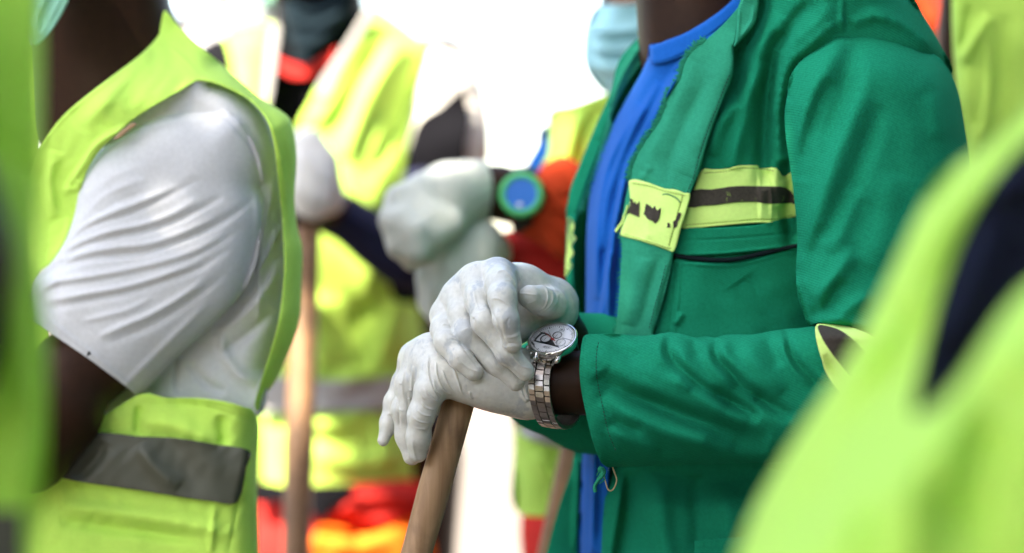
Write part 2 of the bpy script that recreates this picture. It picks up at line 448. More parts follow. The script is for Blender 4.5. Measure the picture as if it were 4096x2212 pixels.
GREEN = (0.0015, 0.225, 0.118); HIVIS = (0.60, 0.90, 0.16)
M = dict(
    jacket=cloth('green_twill', GREEN, weave=1.9, bump=0.3, var=0.2, sheen=0.0),
    jacket_pale=cloth('pale_green_twill', (0.02, 0.285, 0.165), weave=1.9, bump=0.3, var=0.2, sheen=0.0),  # lighter green for collar, placket, far facing and frayed pieces
    blue=cloth('blue_jersey', (0.003, 0.105, 0.43), weave=1.0, bump=0.2, var=0.12, sheen=0.08),
    bandyellow=cloth('yellow_tape', (0.68, 0.93, 0.25), weave=1.2, bump=0.35, var=0.06, sheen=0.1),
    tape_dark=cloth('worn_dark_tape', (0.062, 0.052, 0.042), weave=1.2, bump=0.5, var=0.3, rough=0.8, wear=((0.40, 0.58, 0.12), 75, 0.60)),
    hivis=cloth('hivis_fabric', HIVIS, weave=1.0, bump=0.12, var=0.05, sheen=0.1, rough=0.75, transl=0.2),
    hivis_thin=cloth('hivis_fabric_thin', (0.64, 0.93, 0.20), weave=1.0, bump=0.12, var=0.05, sheen=0.1, rough=0.75, transl=0.45),
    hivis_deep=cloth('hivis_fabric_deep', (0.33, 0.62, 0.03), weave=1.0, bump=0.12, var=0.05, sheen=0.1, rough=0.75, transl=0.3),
    reflect=plain('grey_reflective_tape', (0.055, 0.06, 0.04), rough=0.5, noise=0.2, nscale=40, bump=0.2),
    reflect_light=plain('silver_reflective_tape', (0.34, 0.33, 0.32), rough=0.5, noise=0.1, nscale=40),
    tee=cloth('white_jersey', (0.62, 0.63, 0.65), weave=1.0, bump=0.3, var=0.09, fuzz=260, sheen=0.0, transl=0.08),
    skin=plain('dark_skin', (0.030, 0.0125, 0.006), rough=0.5, spec=0.14, noise=0.25, nscale=120, bump=0.15),
    latex=latex('white_latex'),
    glove_cloth=cloth('white_glove_fabric', (0.68, 0.70, 0.62), weave=2.0, bump=0.4, var=0.08, sheen=0.1),
    black=cloth('black_fabric', (0.006, 0.006, 0.008), weave=1.2, bump=0.2),
    navy=cloth('navy_fabric', (0.018, 0.02, 0.045), weave=1.2, bump=0.2),
    snood=cloth('dark_teal_fabric', (0.008, 0.016, 0.022), weave=1.2, bump=0.2),
    red=cloth('red_fabric', (0.55, 0.035, 0.03), weave=1.2, bump=0.2),
    orange=cloth('orange_fabric', (0.80, 0.17, 0.02), weave=1.2, bump=0.2),
    orange_red=cloth('orange_red_fabric', (0.45, 0.045, 0.014), weave=1.2, bump=0.2),
    royal=cloth('royal_blue_fabric', (0.01, 0.12, 0.42), weave=1.2, bump=0.2),
    white_sleeve=cloth('white_knit', (0.72, 0.70, 0.66), weave=1.2, bump=0.2),
    mask=cloth('pale_blue_mask', (0.36, 0.66, 0.73), weave=1.4, bump=0.1, var=0.03, transl=0.2),
    mask_green=cloth('pale_green_mask', (0.35, 0.72, 0.55), weave=1.4, bump=0.1, var=0.03, transl=0.2),
    wood=wood('brown_worn_wood', (0.50, 0.31, 0.165), (0.28, 0.155, 0.075), (0.09, 0.04, 0.025)),
    wood_pale=wood('pale_wood', (0.28, 0.15, 0.07), (0.18, 0.095, 0.045)),
    steel=plain('polished_steel', (0.72, 0.70, 0.67), rough=0.12, metal=1.0),
    steel_brushed=plain('brushed_steel', (0.44, 0.39, 0.355), rough=0.3, metal=1.0, noise=0.08, nscale=900),
    dial=plain('white_dial', (0.86, 0.87, 0.88), rough=0.35, spec=0.5),
    ink=plain('black_print', (0.012, 0.013, 0.016), rough=0.4),
    grey_ink=plain('grey_print', (0.30, 0.31, 0.34), rough=0.4),
    red_paint=plain('red_hand', (0.45, 0.02, 0.015), rough=0.35),
    rubber_green=plain('green_rubber', (0.06, 0.50, 0.16), rough=0.45),
    blue_face=plain('blue_dial', (0.02, 0.17, 0.62), rough=0.2, spec=0.6),
    strap_dark=plain('black_strap', (0.012, 0.012, 0.013), rough=0.5),
    thread_green=plain('dark_green_thread', (0.002, 0.05, 0.028), rough=0.9), thread_olive=plain('olive_thread', (0.16, 0.24, 0.02), rough=0.9),
    thread=plain('tan_thread', (0.45, 0.36, 0.20), rough=0.9),
    hair=plain('black_hair', (0.008, 0.007, 0.006), rough=0.8, noise=0.3, nscale=300, bump=0.6),
    zipper=plain('black_zip', (0.006, 0.012, 0.014), rough=0.9, spec=.1),
    leaf=cloth('leaf_green', (0.05, 0.10, 0.025), bump=0, var=0.4, rough=0.6, transl=0.25),
    bark=plain('bark', (0.12, 0.085, 0.055), rough=0.9, noise=0.4, nscale=14, bump=0.8),
)
def glass_mat():
    m, n, b, N, K = new_mat('watch_glass')
    tr = N('ShaderNodeBsdfTransparent'); gl = N('ShaderNodeBsdfGlossy'); gl.inputs['Roughness'].default_value = 0.02
    fr = N('ShaderNodeFresnel'); fr.inputs[0].default_value = 1.55
    ms = N('ShaderNodeMixShader'); K(fr.outputs[0], ms.inputs[0]); K(tr.outputs[0], ms.inputs[1]); K(gl.outputs[0], ms.inputs[2])
    K(ms.outputs[0], n.nodes['Material Output'].inputs[0]); return m
M['glass'] = glass_mat()

# ------------------------------------------------------------------ the ground
def ground():
    m, n, b, N, K = new_mat('sandy_ground')
    tc = N('ShaderNodeTexCoord')
    a = N('ShaderNodeTexNoise'); a.inputs['Scale'].default_value = 0.8; a.inputs['Detail'].default_value = 10
    K(tc.outputs['Object'], a.inputs['Vector'])
    mx = N('ShaderNodeMixRGB'); mx.inputs[1].default_value = (0.125, 0.102, 0.08, 1); mx.inputs[2].default_value = (0.16, 0.134, 0.108, 1)
    K(a.outputs['Fac'], mx.inputs[0]); K(mx.outputs[0], b.inputs['Base Color']); b.inputs['Roughness'].default_value = 0.95
    bp = N('ShaderNodeBump'); bp.inputs['Strength'].default_value = 0.6; bp.inputs['Distance'].default_value = 0.02
    K(a.outputs['Fac'], bp.inputs['Height']); K(bp.outputs[0], b.inputs['Normal'])
    g = np.concatenate([-np.geomspace(1500, 1, 24), [0], np.geomspace(1, 1500, 24)])
    X, Y = np.meshgrid(g, g); V = np.stack([X.ravel(), Y.ravel(), 0 * X.ravel()], 1); k = len(g)
    i, j = np.meshgrid(np.arange(k - 1), np.arange(k - 1), indexing='ij'); i = i.ravel(); j = j.ravel()
    F = np.stack([i * k + j, i * k + j + 1, (i + 1) * k + j + 1, (i + 1) * k + j], 1)
    add('ground', V, F, m, None, kind='structure')
ground()

# ------------------------------------------------------------------ the tree whose crown shades the group
def shade_tree():
    root = empty('shade_tree', (3.3, -2.2, 0), label='broad leafy shade tree spreading over the whole group of workers', category='tree')
    lobes = [(np.array([-0.15, -1.04, 1.15]) + SUN_TO * 4.4, np.array([2.1, 1.78, .5]), 32000), (np.array([2.9, -1.2, 4.7]), np.array([2.6, 2.9, .9]), 15000), (np.array([2.2, -3.6, 4.4]), np.array([2.6, 2.0, .8]), 9000), (np.array([3.6, .8, 3.2]), np.array([1.6, 2.4, 1.4]), 9000),  # lobes after the first are added to block sky light from the right
             (W(1590, 1240, 880) + SUN_TO * 3.9, np.array([.15, .09, .05]), 260)]  # tiny leaf cluster added to shade the snood worker's lower vest
    paths = [tube([(3.3, -2.2, 0), (3.25, -2.15, 1.2), (3.1, -2.1, 2.4), (2.9, -2.0, 3.6)], [0.2, 0.17, 0.14, 0.11], 10)]
    for c, rad, n in lobes:
        s0 = np.array([3.0, -2.05, 3.1]); mid = (s0 + c) / 2 + np.array([0, 0, .15]); paths.append(tube([s0, mid, c], [.08, .055, .03], 7))
        for k in range(9):
            a = rng.uniform(0, 6.28); q = c + rad * np.array([math.cos(a) * rng.uniform(.3, .9), math.sin(a) * rng.uniform(.3, .9), rng.uniform(-.3, .5)])
            paths.append(tube([mid + (c - mid) * .6, (mid + q) / 2 + rng.normal(0, .1, 3), q], [0.035, 0.022, 0.008], 5))
    add('trunk', *join(paths), M['bark'], root)
    Vs = []
    for c, rad, n in lobes:
        p = rng.normal(0, 1, (n, 3)); p /= np.linalg.norm(p, axis=1)[:, None]; p = c + p * (rng.uniform(0, 1, n) ** .45)[:, None] * rad
        sz = rng.uniform(.04, .075, n)[:, None]; u = rng.normal(0, 1, (n, 3)); u /= np.linalg.norm(u, axis=1)[:, None]; v = np.cross(u, rng.normal(0, 1, (n, 3))); v /= np.linalg.norm(v, axis=1)[:, None]
        Vs.append(np.stack([p - u * sz, p + v * sz * .42, p + u * sz, p - v * sz * .42], 1).reshape(-1, 3))
    V = np.vstack(Vs); add('leaves', V, np.arange(len(V)).reshape(-1, 4), M['leaf'], root, kind='stuff')
shade_tree()
def added_leaf_screen():  # unseen leaf walls added to cut light from behind the camera and the sides
    root = empty('added_leaf_screen', (0.6, -5.2, 0), label='unseen walls of leaves added behind the camera and at both sides to block light', category='added_leaf_screen')
    n = 24000; p = np.stack([rng.uniform(-1.3, 5.2, n), -5.2 + rng.normal(0, .35, n), rng.uniform(0.05, 3.4, n)], 1)
    q = np.stack([4.6 + rng.normal(0, .35, 12000), rng.uniform(-5.2, 3.0, 12000), rng.uniform(0.05, 3.0, 12000)], 1); p = np.vstack([p, q, np.stack([-4.2 + rng.normal(0, .3, 12000), rng.uniform(-4.5, 1.5, 12000), rng.uniform(0.05, 2.1, 12000)], 1)]); n = len(p)
    sz = rng.uniform(.06, .11, n)[:, None]; u = rng.normal(0, 1, (n, 3)); u /= np.linalg.norm(u, axis=1)[:, None]; v = np.cross(u, rng.normal(0, 1, (n, 3))); v /= np.linalg.norm(v, axis=1)[:, None]
    V = np.stack([p - u * sz, p + v * sz * .5, p + u * sz, p - v * sz * .5], 1).reshape(-1, 3)
    add('leaves', V, np.arange(len(V)).reshape(-1, 4), M['leaf'], root, kind='stuff')
added_leaf_screen()

# ------------------------------------------------------------------ people: a continuous body from head to feet
def body_groups(cx, cy, sh, face, neck=None, lean=0.0, head=None, half=0.17, deep=0.085, hips=None, arms=(), hip_z=0.92):
    """sh: shoulder height; face: unit (x,y) the body faces; arms: chains of (x,y,z,r)"""
    f = np.array([face[0], face[1], 0.0]); f /= np.linalg.norm(f); s = np.array([-f[1], f[0], 0.0])
    base = np.array([cx, cy, 0.0]); up = np.array([0, 0, 1.0])
    ch = base + up * (sh - 0.10) + f * lean
    hp = base + up * hip_z if hips is None else np.array(hips)
    G = []
    tor = []
    for k in (-1, 1):
        tor.append(('c', hp + s * k * half * .45, deep * 1.05, ch + s * k * half * .5, deep * 1.05))
        tor.append(('c', ch + up * .03 + s * k * .02, .07, ch + up * .08 + s * k * half * .92, .05))
    tor.append(('c', hp, deep * 1.1, ch, deep * 1.1))
    G.append((.05, .06, tor))
    nb = base + up * (sh + .01) + f * lean
    hd = base + up * (sh + .22) + f * (lean + .05) if head is None else np.array(head)
    G.append((.035, .02, [('c', nb - up * .04, .060, hd - up * .06 - f * .02, .056)]))
    G.append((.02, .02, [('e', hd + up * .03 - f * .01, np.array([.078 + .018 * abs(f[0]), .078 + .018 * abs(f[1]), .105])),
                         ('e', hd - up * .05 + f * .035, np.array([.058, .058, .065]))]))
    G.append((.008, .006, [('c', hd + f * .098 + up * .01, .008, hd + f * .116 - up * .02, .012),            # nose
                           ('c', hd + f * .088 - up * .052 - s * .018, .007, hd + f * .088 - up * .052 + s * .018, .007)]))
    G.append((.01, .006, [('e', hd + s * k * .08 - f * .01, np.array([.02, .02, .032])) for k in (-1, 1)]))
    legs = []
    for k in (-1, 1):
        a = hp + s * k * .085; kn = np.array([a[0], a[1], .48]) + f * .02; an = np.array([a[0], a[1], .09]) - f * .01
        legs += [('c', a, .082, kn, .058), ('c', kn, .056, an, .040), ('c', an - up * .04, .036, an - up * .05 + f * .15, .03)]
    G.append((.04, .03, legs))
    for a in arms:
        G.append((.03, .012, [('c', np.array(p[:3]), p[3], np.array(q[:3]), q[3]) for p, q in zip(a[:-1], a[1:])]))
    return G

def person(label, groups, base, h=0.008, **kw):
    V, F = solid(groups, h, 2)
    return add('person', V, F, M['skin'], None, (base[0], base[1], 0), label=label, category='person', group='workers standing close together', **kw)

def pxarm(*pts):
    return [(*W(p[0], p[1], p[2]), p[3] / 1000) for p in pts]

def trousers(parent, cx, cy, face, mat, half=0.17, deep=0.085, hip_z=0.92, name='trousers', leg=1.0):
    f = np.array([face[0], face[1], 0.0]); f /= np.linalg.norm(f); s = np.array([-f[1], f[0], 0.0]); hp = np.array([cx, cy, hip_z])
    pr = []
    for k in (-1, 1):
        a = hp + s * k * .088 * leg; kn = np.array([a[0], a[1], .48]) + f * .02; an = np.array([a[0], a[1], .10])
        pr += [('c', a, .104 * (leg + 1) / 2, kn, .080), ('c', kn, .080, an, .066)]
    pr.append(('c', hp + s * half * .5, deep * 1.32, hp - s * half * .5, deep * 1.32))
    V, F = solid([(.03, .03, pr)], .01, 2)
    return add(name, V, F, mat, parent)


# ------------------------------------------------------------------ the worker in the green jacket
def torso_mm(px, py):
    """front of his turned torso: an upright ellipse, chest leaning to the right at the top"""
    c = 3150 - 0.20 * np.minimum(py, 1000.0)
    u = np.clip((px - c) / 660.0, -0.985, 0.985)
    return 215 - 150 * np.sqrt(1 - u * u)

def green_worker():
    bx, by = W(2930, 1100, 190)[:2]
    gl_in = 3.0                                     # the hand inside each glove is this much smaller
    LH = left_hand(); RH = right_hand()
    larm = pxarm((3400, 320, 80, 36), (3470, 700, 22, 34), (3380, 1500, -18, 27), (2900, 1590, -8, 29), (2500, 1550, -4, 26), (2330, 1530, 0, 25), (2200, 1545, 0, 24))
    rarm = pxarm((2780, 330, 320, 40), (2700, 900, 320, 34), (2620, 1560, 225, 30), (2420, 1540, 130, 24), (2310, 1430, 108, 20), (2205, 1238, 50, 19))
    G = body_groups(bx + .02, by + .02, 1.345, (-0.93, -0.37), head=np.array([W(2640, 0, 150)[0], W(2640, 0, 150)[1], 1.56]), half=.11, deep=.055, hip_z=.86)
    G += [(.02, .01, [('c', np.array(p[:3]), p[3], np.array(q[:3]), q[3]) for p, q in zip(a[:-1], a[1:])]) for a in (larm, rarm)]
    nk = [('c', W(2830, 190, 165), .062, W(2790, -330, 160), .058)]
    G.append((.02, .01, nk))
    for hand in (LH, RH):
        for ki, pr in hand:
            G.append((.004, .004, [('c', p[1], max(p[2] - gl_in / 1000, .002), p[3], max(p[4] - gl_in / 1000, .002)) for p in pr]))
    P = person('person in a green work jacket over a blue shirt, gloved hands stacked on a handle', G, (bx, by), .006)
    trousers(P, bx, by + .02, (-.93, -.37), M['jacket'], half=.15, deep=.08, hip_z=.86)
    # gloves
    glove(P, LH, LEFT_RIDGES, 'left')
    glove(P, RH, RIGHT_RIDGES, 'right')

    # ---- blue shirt with a ribbed collar
    shirt = [(2665, 165), (2720, 150), (2800, 105), (2880, 45), (2960, -30), (3000, -80), (2970, 40), (2860, 300), (2740, 620), (2640, 1000), (2560, 1400), (2450, 1800), (2430, 2000), (2425, 2400), (2310, 2400),
             (2322, 2000), (2336, 1700), (2342, 1400), (2343, 1150), (2345, 950), (2356, 800), (2374, 690), (2412, 590), (2455, 490), (2520, 370), (2566, 290), (2590, 230), (2600, 195)]
    sf = [([(2640, 330), (2560, 470), (2480, 640), (2430, 800), (2415, 1000)], 16, 4.0, 26),
          ([(2700, 290), (2620, 440), (2560, 560), (2500, 700), (2470, 900)], 13, 4.0, 20),
          ([(2740, 270), (2680, 360), (2620, 480), (2570, 600)], 11, 3.2, 17),
          ([(2790, 190), (2720, 290), (2650, 420)], 10, 3, 16), ([(2860, 130), (2760, 210), (2690, 290)], 9, 2.2, 12),
          ([(2570, 420), (2480, 560), (2420, 700), (2390, 900), (2385, 1200)], 18, 4.5, 22),
          ([(2500, 720), (2460, 900), (2440, 1100), (2430, 1330)], 14, 4.5, 20), ([(2440, 1000), (2420, 1150), (2400, 1320)], 10, 3.5, 14),
          ([(2385, 1700), (2375, 1900), (2368, 2212)], 12, 4, 18), ([(2350, 1750), (2345, 1900), (2340, 2212)], 7, 2, 8)]
    S = sheet('shirt', shirt, M['blue'], P, lambda x, y: torso_mm(x, y) - 2 - 10 * sstep(y, 500, 100), 6, amp(sf, 3.2),
              edge=[([(2590, 235), (2520, 370), (2412, 590), (2356, 800), (2345, 950), (2342, 1400), (2336, 1700), (2310, 2400)], 50, 40)], nz=[(0.9, 150, 3)],
              back=lambda x, y: torso_mm(x, y) + 40)
    rib = [(2597, 182), (2640, 172), (2668, 160), (2740, 132), (2820, 85), (2900, 28), (2960, -30), (3010, -30), (2960, 40), (2890, 110), (2800, 175), (2730, 222), (2660, 248), (2612, 252), (2596, 235)]
    sheet('collar_rib', rib, M['blue'], S, lambda x, y: torso_mm(x, y) - 16, 4,
          [([(2600, 250), (2662, 244), (2730, 217), (2800, 170), (2890, 105), (2955, 40)], 5, -2.0)],
          edge=[([(2597, 182), (2668, 160), (2820, 85), (2960, -30)], 20, 9), ([(2597, 182), (2596, 250)], 22, 14)], thick=5)

    # ---- jacket: the hidden back and sides, then every visible panel
    V, F = solid([(.04, .04, [('c', W(3080, 330, 200), .112, W(3020, 1500, 205), .118), ('c', W(3020, 1500, 205), .118, W(2980, 2600, 205), .125),
                              ('c', W(3390, 300, 75), .050, W(3150, 260, 200), .09)])], .01, 2)
    J = add('jacket', V, F, M['jacket'], P)
    # far front panel, seen beyond the shirt
    far = [(2655, 40), (2585, 118), (2480, 236), (2438, 380), (2380, 508), (2328, 636), (2281, 755), (2268, 859), (2264, 1000), (2262, 1106), (2285, 1190), (2315, 1290), (2330, 1420), (2345, 1700),
           (2300, 1800), (2284, 1885), (2236, 2026), (2186, 2215), (2150, 2400), (2420, 2400), (2430, 1700), (2380, 1500), (2338, 1330), (2306, 1200), (2294, 1100), (2296, 1000), (2302, 890), (2330, 820), (2390, 700), (2470, 560), (2540, 380), (2600, 260), (2670, 155)]
    sheet('far_front_panel', far, M['jacket'], J, lambda x, y: 205 + 0 * x - 22 * sstep(y, 700, 100) + 0.10 * (x - 2350) * 0, 7,
          [([(2600, 130), (2500, 280), (2440, 420), (2390, 560)], 18, 8, 26), ([(2560, 240), (2470, 400), (2420, 520), (2350, 700), (2300, 850)], 10, 6, 18),
           ([(2310, 1830), (2310, 1950), (2300, 2200)], 12, 10, 16), ([(2300, 860), (2290, 1000), (2300, 1150)], 20, 6)],
          edge=[([(2655, 40), (2480, 236), (2380, 508), (2281, 755), (2262, 1106)], 30, 12)], nz=[(1.2, 120, 5)], thick=3)
    sheet('far_collar_facing', [(2656, 52), (2600, 110), (2520, 200), (2470, 290), (2440, 400), (2420, 520), (2360, 720), (2325, 840), (2350, 760), (2400, 620), (2445, 500), (2445, 460), (2500, 350), (2560, 260), (2590, 200), (2668, 150)], M['jacket_pale'], J,
          lambda x, y: 176 + 0 * x - 10 * sstep(y, 500, 100), 5, [([(2640, 110), (2560, 190), (2490, 300), (2450, 420)], 14, 5, 20)], nz=[(0.8, 90, 8)], thick=2)
    sheet('lining', [(2282, 790), (2500, 650), (2560, 1000), (2560, 1500), (2400, 1480), (2330, 1330), (2286, 1150), (2276, 950)], M['jacket'], J, lambda x, y: 210 + 120 * sstep(x, 2286, 2350), 9, nz=[(2, 120, 5)], thick=3)
    # frayed yellow rest of the tape on the far edge
    sheet('frayed_tape_rest', [(2286, 872), (2298, 905), (2292, 935), (2306, 955), (2286, 985), (2296, 1015), (2280, 1040), (2290, 1062), (2272, 1095), (2260, 1098), (2266, 1000), (2270, 920), (2270, 875)], M['bandyellow'], J, lambda x, y: 168 + 0 * x, 3, nz=[(1.5, 30, 4)], thick=2)

    def front(x, y):
        d = torso_mm(x, y) - 9
        a = sstep(x, 2930, 3330) * sstep(y, 620, 150)
        return d * (1 - a) + (2 + 0.02 * (x - 3400) + 0.05 * (y - 150)) * a
    ff = [([(3124, 60), (3054, 166), (3003, 302), (2953, 403), (2877, 503), (2842, 620)], 26, 9, 30),
          ([(3054, 252), (3003, 377), (2983, 453), (2953, 554), (2930, 680)], 22, 7, 26),
          ([(3119, 126), (3089, 302), (3064, 453), (3054, 620), (3060, 760)], 26, -13),
          ([(3330, 20), (3250, 110), (3154, 200), (3110, 330), (3090, 480)], 26, 7, 34),
          ([(3250, 10), (3180, 80), (3120, 200)], 20, -8), ([(2950, 205), (3000, 155), (3048, 60), (3064, -40)], 18, -9),
          ([(2950, 190), (2960, 300), (2930, 420)], 30, -8),
          ([(3376, 70), (3300, 128), (3230, 190), (3170, 240), (3132, 310), (3116, 390), (3108, 460), (3114, 560), (3126, 660)], 18, 5.5),
          ([(3366, 0), (3368, 60), (3368, 130)], 7, 3), ([(3384, 0), (3386, 60), (3386, 120)], 5, -2),
          ([(3400, 100), (3500, 62), (3610, 96), (3700, 160), (3770, 225)], 20, 5),
          ([(3070, 700), (3085, 800), (3080, 900)], 16, 4, 8), ([(3120, 820), (3150, 900), (3170, 1000)], 20, -9),
          ([(2730, 1250), (2700, 1300)], 10, 3), ([(3150, 640), (3160, 800), (3180, 950)], 26, -12)]
    ff = amp(ff, 1.25, 1.25)
    seam = [(3376, 70), (3300, 128), (3230, 190), (3170, 240), (3132, 310), (3116, 390), (3108, 460), (3114, 560), (3126, 660)]
    C = catmull(seam, 4, False)
    for k in range(0, len(C) - 1):
        q = C[k]; t = C[k + 1] - C[k]; t /= np.linalg.norm(t); nn = np.array([-t[1], t[0]])
        ff.append(([q - nn * 20, q + nn * 20], 7, .75 if k % 2 else -.75))
    for k in range(14):
        x = 3400 + k * 27; y = np.interp(x, [3400, 3500, 3610, 3700, 3770], [100, 62, 96, 160, 225]); ff.append(([(x - 6, y - 22), (x + 6, y + 16)], 7, .8 if k % 2 else -.8))
    nf = [(2960, 0), (3000, -120), (3300, -180), (3600, -60), (3700, 72), (3763, 183), (3812, 300), (3700, 420), (3500, 420), (3330, 560), (3250, 900), (3230, 1300), (3150, 1420), (2900, 1430), (2580, 1430), (2560, 1380), (2610, 1240), (2660, 1060), (2700, 960), (2760, 760), (2830, 560), (2870, 440), (2910, 300), (2925, 180)]
    sheet('front_panel', nf, M['jacket'], J, front, 6, ff, edge=[([(3600, -60), (3700, 72), (3763, 183), (3812, 300)], 150, 80)], nz=[(1.3, 170, 11)], soften=3, thick=2)
    # standing collar
    col = [(2968, -10), (2950, 40), (2944, 140), (2936, 188), (2975, 150), (3020, 95), (3034, 30), (3060, -70), (3200, -170), (3050, -200)]
    sheet('collar', col, M['jacket_pale'], J, lambda x, y: torso_mm(x, y) - 34 + 0 * x, 4, [([(2958, 40), (2955, 100), (2948, 170)], 6, 1.5), ([(3014, 20), (3006, 85), (2960, 150)], 7, 1.5)], nz=[(1.0, 70, 6)], edge=[(None, 12, 3)], thick=5)
    # placket / lapel with its frayed edge
    lap = [(2970, -40), (2968, 5), (2900, 90), (2822, 161), (2772, 201), (2737, 262), (2721, 322), (2681, 372), (2666, 418), (2641, 483), (2580, 569), (2540, 644), (2518, 719), (2490, 860), (2482, 938), (2488, 990), (2482, 1106), (2470, 1265), (2460, 1330), (2455, 1400),
           (2600, 1400), (2613, 1336), (2645, 1225), (2676, 1106), (2698, 1003), (2760, 776), (2797, 690), (2822, 594), (2852, 508), (2893, 393), (2930, 302), (2934, 186), (2944, 140), (2955, 40)]
    lf = [([(2930, 120), (2900, 260), (2850, 400), (2790, 560), (2740, 700)], 40, 5, 60), ([(2780, 250), (2720, 380), (2640, 540), (2570, 680)], 22, 3.5, 30),
          ([(2840, 300), (2760, 460), (2690, 620), (2660, 740)], 20, -2.5), ([(2600, 660), (2570, 720)], 12, 2),
          ([(2570, 1030), (2540, 1160), (2510, 1300)], 22, 4, 30), ([(2640, 1020), (2600, 1160), (2560, 1320)], 16, -2.5), ([(2655, 1100), (2620, 1230), (2592, 1330)], 5, 1.2),
          ([(2920, 300), (2880, 400), (2838, 508), (2806, 600), (2780, 695)], 4, -0.9)]
    sheet('placket', lap, M['jacket_pale'], J, lambda x, y: torso_mm(x, y) - 24 + 0 * x, 4.5, amp(lf, 1.0, 1.2), edge=[([(2934, 186), (2930, 302), (2852, 508), (2797, 690), (2698, 1003), (2613, 1336)], 14, 5)], nz=[(1.2, 160, 21)], thick=2.5)
    # placket tape patch with its torn print
    pat = [(2515, 735), (2520, 722), (2545, 718), (2594, 731), (2658, 754), (2702, 758), (2738, 772), (2761, 776), (2750, 830), (2722, 920), (2698, 1004), (2666, 998), (2612, 980), (2558, 962), (2493, 946), (2481, 935), (2490, 906), (2508, 860), (2520, 800)]
    patch_d = lambda x, y: torso_mm(x, y) - 28
    pf = [([(2612, 980), (2558, 960), (2495, 942)], 6, 1.2), ([(2520, 727), (2594, 737), (2700, 764), (2755, 780)], 6, 1.0), ([(2738, 772), (2700, 900), (2676, 1000)], 4, -1.0),
          ([(2600, 850), (2590, 960)], 18, 1.6)]
    T = sheet('placket_tape', pat, M['bandyellow'], J, patch_d, 3, pf, nz=[(0.9, 90, 31)], edge=[(None, 6, 1.2)], thick=1.5, smooth_n=3)
    scr = [[(2519, 793), (2530, 797), (2533, 812), (2541, 806), (2545, 818), (2552, 812), (2557, 803), (2558, 828), (2557, 848), (2558, 868), (2549, 866), (2540, 862), (2530, 858), (2518, 852), (2508, 858), (2512, 840), (2518, 826), (2521, 810)],
           [(2584, 815), (2592, 818), (2604, 826), (2610, 834), (2616, 826), (2620, 822), (2624, 836), (2630, 842), (2636, 836), (2643, 830), (2641, 850), (2637, 872), (2630, 886), (2620, 894), (2610, 884), (2598, 880), (2588, 874), (2580, 862), (2573, 856), (2579, 842), (2580, 828)],
           [(2712, 852), (2720, 851), (2725, 856), (2719, 872), (2710, 888), (2707, 906), (2698, 912), (2695, 918), (2693, 900), (2692, 886), (2702, 880), (2706, 866)],
           [(2669, 893), (2675, 890), (2681, 897), (2678, 903), (2684, 911), (2673, 909), (2666, 911), (2670, 902)]]
    for q in scr:
        sheet('dark_print', q, M['tape_dark'], J, lambda x, y: patch_d(x, y) - 0.9 - ripple(np.stack([x, y], 1), .9, 90, 31) - fold_field(np.stack([x, y], 1), pf), 2.0, thick=.6, smooth_n=1)
    # chest tape: yellow with a dark middle stripe
    ct = [(2806, 680), (2850, 677), (2907, 675), (2953, 663), (3000, 661), (3032, 663), (3040, 674), (3105, 672), (3133, 706), (3163, 690), (3178, 700), (3185, 780), (3186, 860), (3170, 868), (3104, 891), (3025, 891), (2917, 900), (2845, 906), (2728, 914), (2745, 850), (2775, 760)]
    cd = lambda x, y: front(x, y) - fold_field(np.stack([x, y], 1), ff) - 5
    cf = [([(2815, 690), (2907, 684), (2953, 672), (3030, 672), (3110, 681)], 3.5, -.8), ([(2740, 905), (2845, 896), (2917, 890), (3025, 881), (3104, 880), (3178, 862)], 3.5, -.8),
          ([(2735, 910), (2845, 903), (2917, 897), (3025, 889), (3104, 888), (3178, 866)], 5, 1.2), ([(3035, 665), (3045, 780), (3045, 890)], 10, 3, 22), ([(3075, 680), (3080, 890)], 14, -3), ([(3130, 720), (3150, 800)], 12, 3)]
    sheet('chest_tape', ct, M['bandyellow'], J, cd, 3.5, cf, nz=[(0.8, 120, 41)], edge=[(None, 6, 1)], thick=1.5, smooth_n=3)
    ds = [(2766, 762), (2845, 758), (2917, 747), (2971, 744), (3040, 745), (3097, 746), (3144, 751), (3176, 783), (3180, 816), (3165, 812), (3133, 814), (3060, 814), (3025, 807), (2960, 808), (2917, 812), (2860, 820), (2810, 823), (2752, 828)]
    sheet('dark_tape_stripe', ds, M['tape_dark'], J, lambda x, y: cd(x, y) - 1.0 - fold_field(np.stack([x, y], 1), cf) - ripple(np.stack([x, y], 1), .8, 120, 41), 3, thick=.6, smooth_n=2)
    # pocket: flap strip, zip, bag
    fl = [(2728, 918), (2845, 912), (3025, 900), (3186, 872), (3195, 985), (3100, 996), (2980, 1010), (2850, 1020), (2690, 1018)]
    sheet('pocket_welt', fl, M['jacket'], J, lambda x, y: front(x, y) - fold_field(np.stack([x, y], 1), ff) - 6, 4, [([(2710, 960), (2850, 958), (3000, 948), (3190, 930)], 4, -1), ([(2695, 1012), (2850, 1014), (2980, 1004), (3190, 980)], 6, 1.5)], nz=[(.7, 120, 51)], edge=[(None, 6, 1)], thick=2, smooth_n=3)
    pb = [(2690, 1038), (2760, 1046), (2850, 1052), (2950, 1048), (3060, 1022), (3195, 985), (3215, 1200), (3200, 1400), (2640, 1400), (2660, 1200), (2680, 1110)]
    sheet('pocket_bag', pb, M['jacket'], J, lambda x, y: front(x, y) - fold_field(np.stack([x, y], 1), ff) - 5, 5, [([(2692, 1048), (2850, 1062), (2950, 1058), (3060, 1032), (3190, 996)], 7, 1.6), ([(2722, 1050), (2712, 1200), (2690, 1390)], 5, 1.4), ([(2700, 1050), (2690, 1200), (2668, 1390)], 6, -1.4), ([(2960, 1120), (3050, 1250), (3120, 1360)], 60, -5)], nz=[(1.6, 160, 52)], thick=2, smooth_n=3)
    zp = [(2694, 1020), (2760, 1031), (2850, 1040), (2950, 1036), (3060, 1012), (3190, 982)]
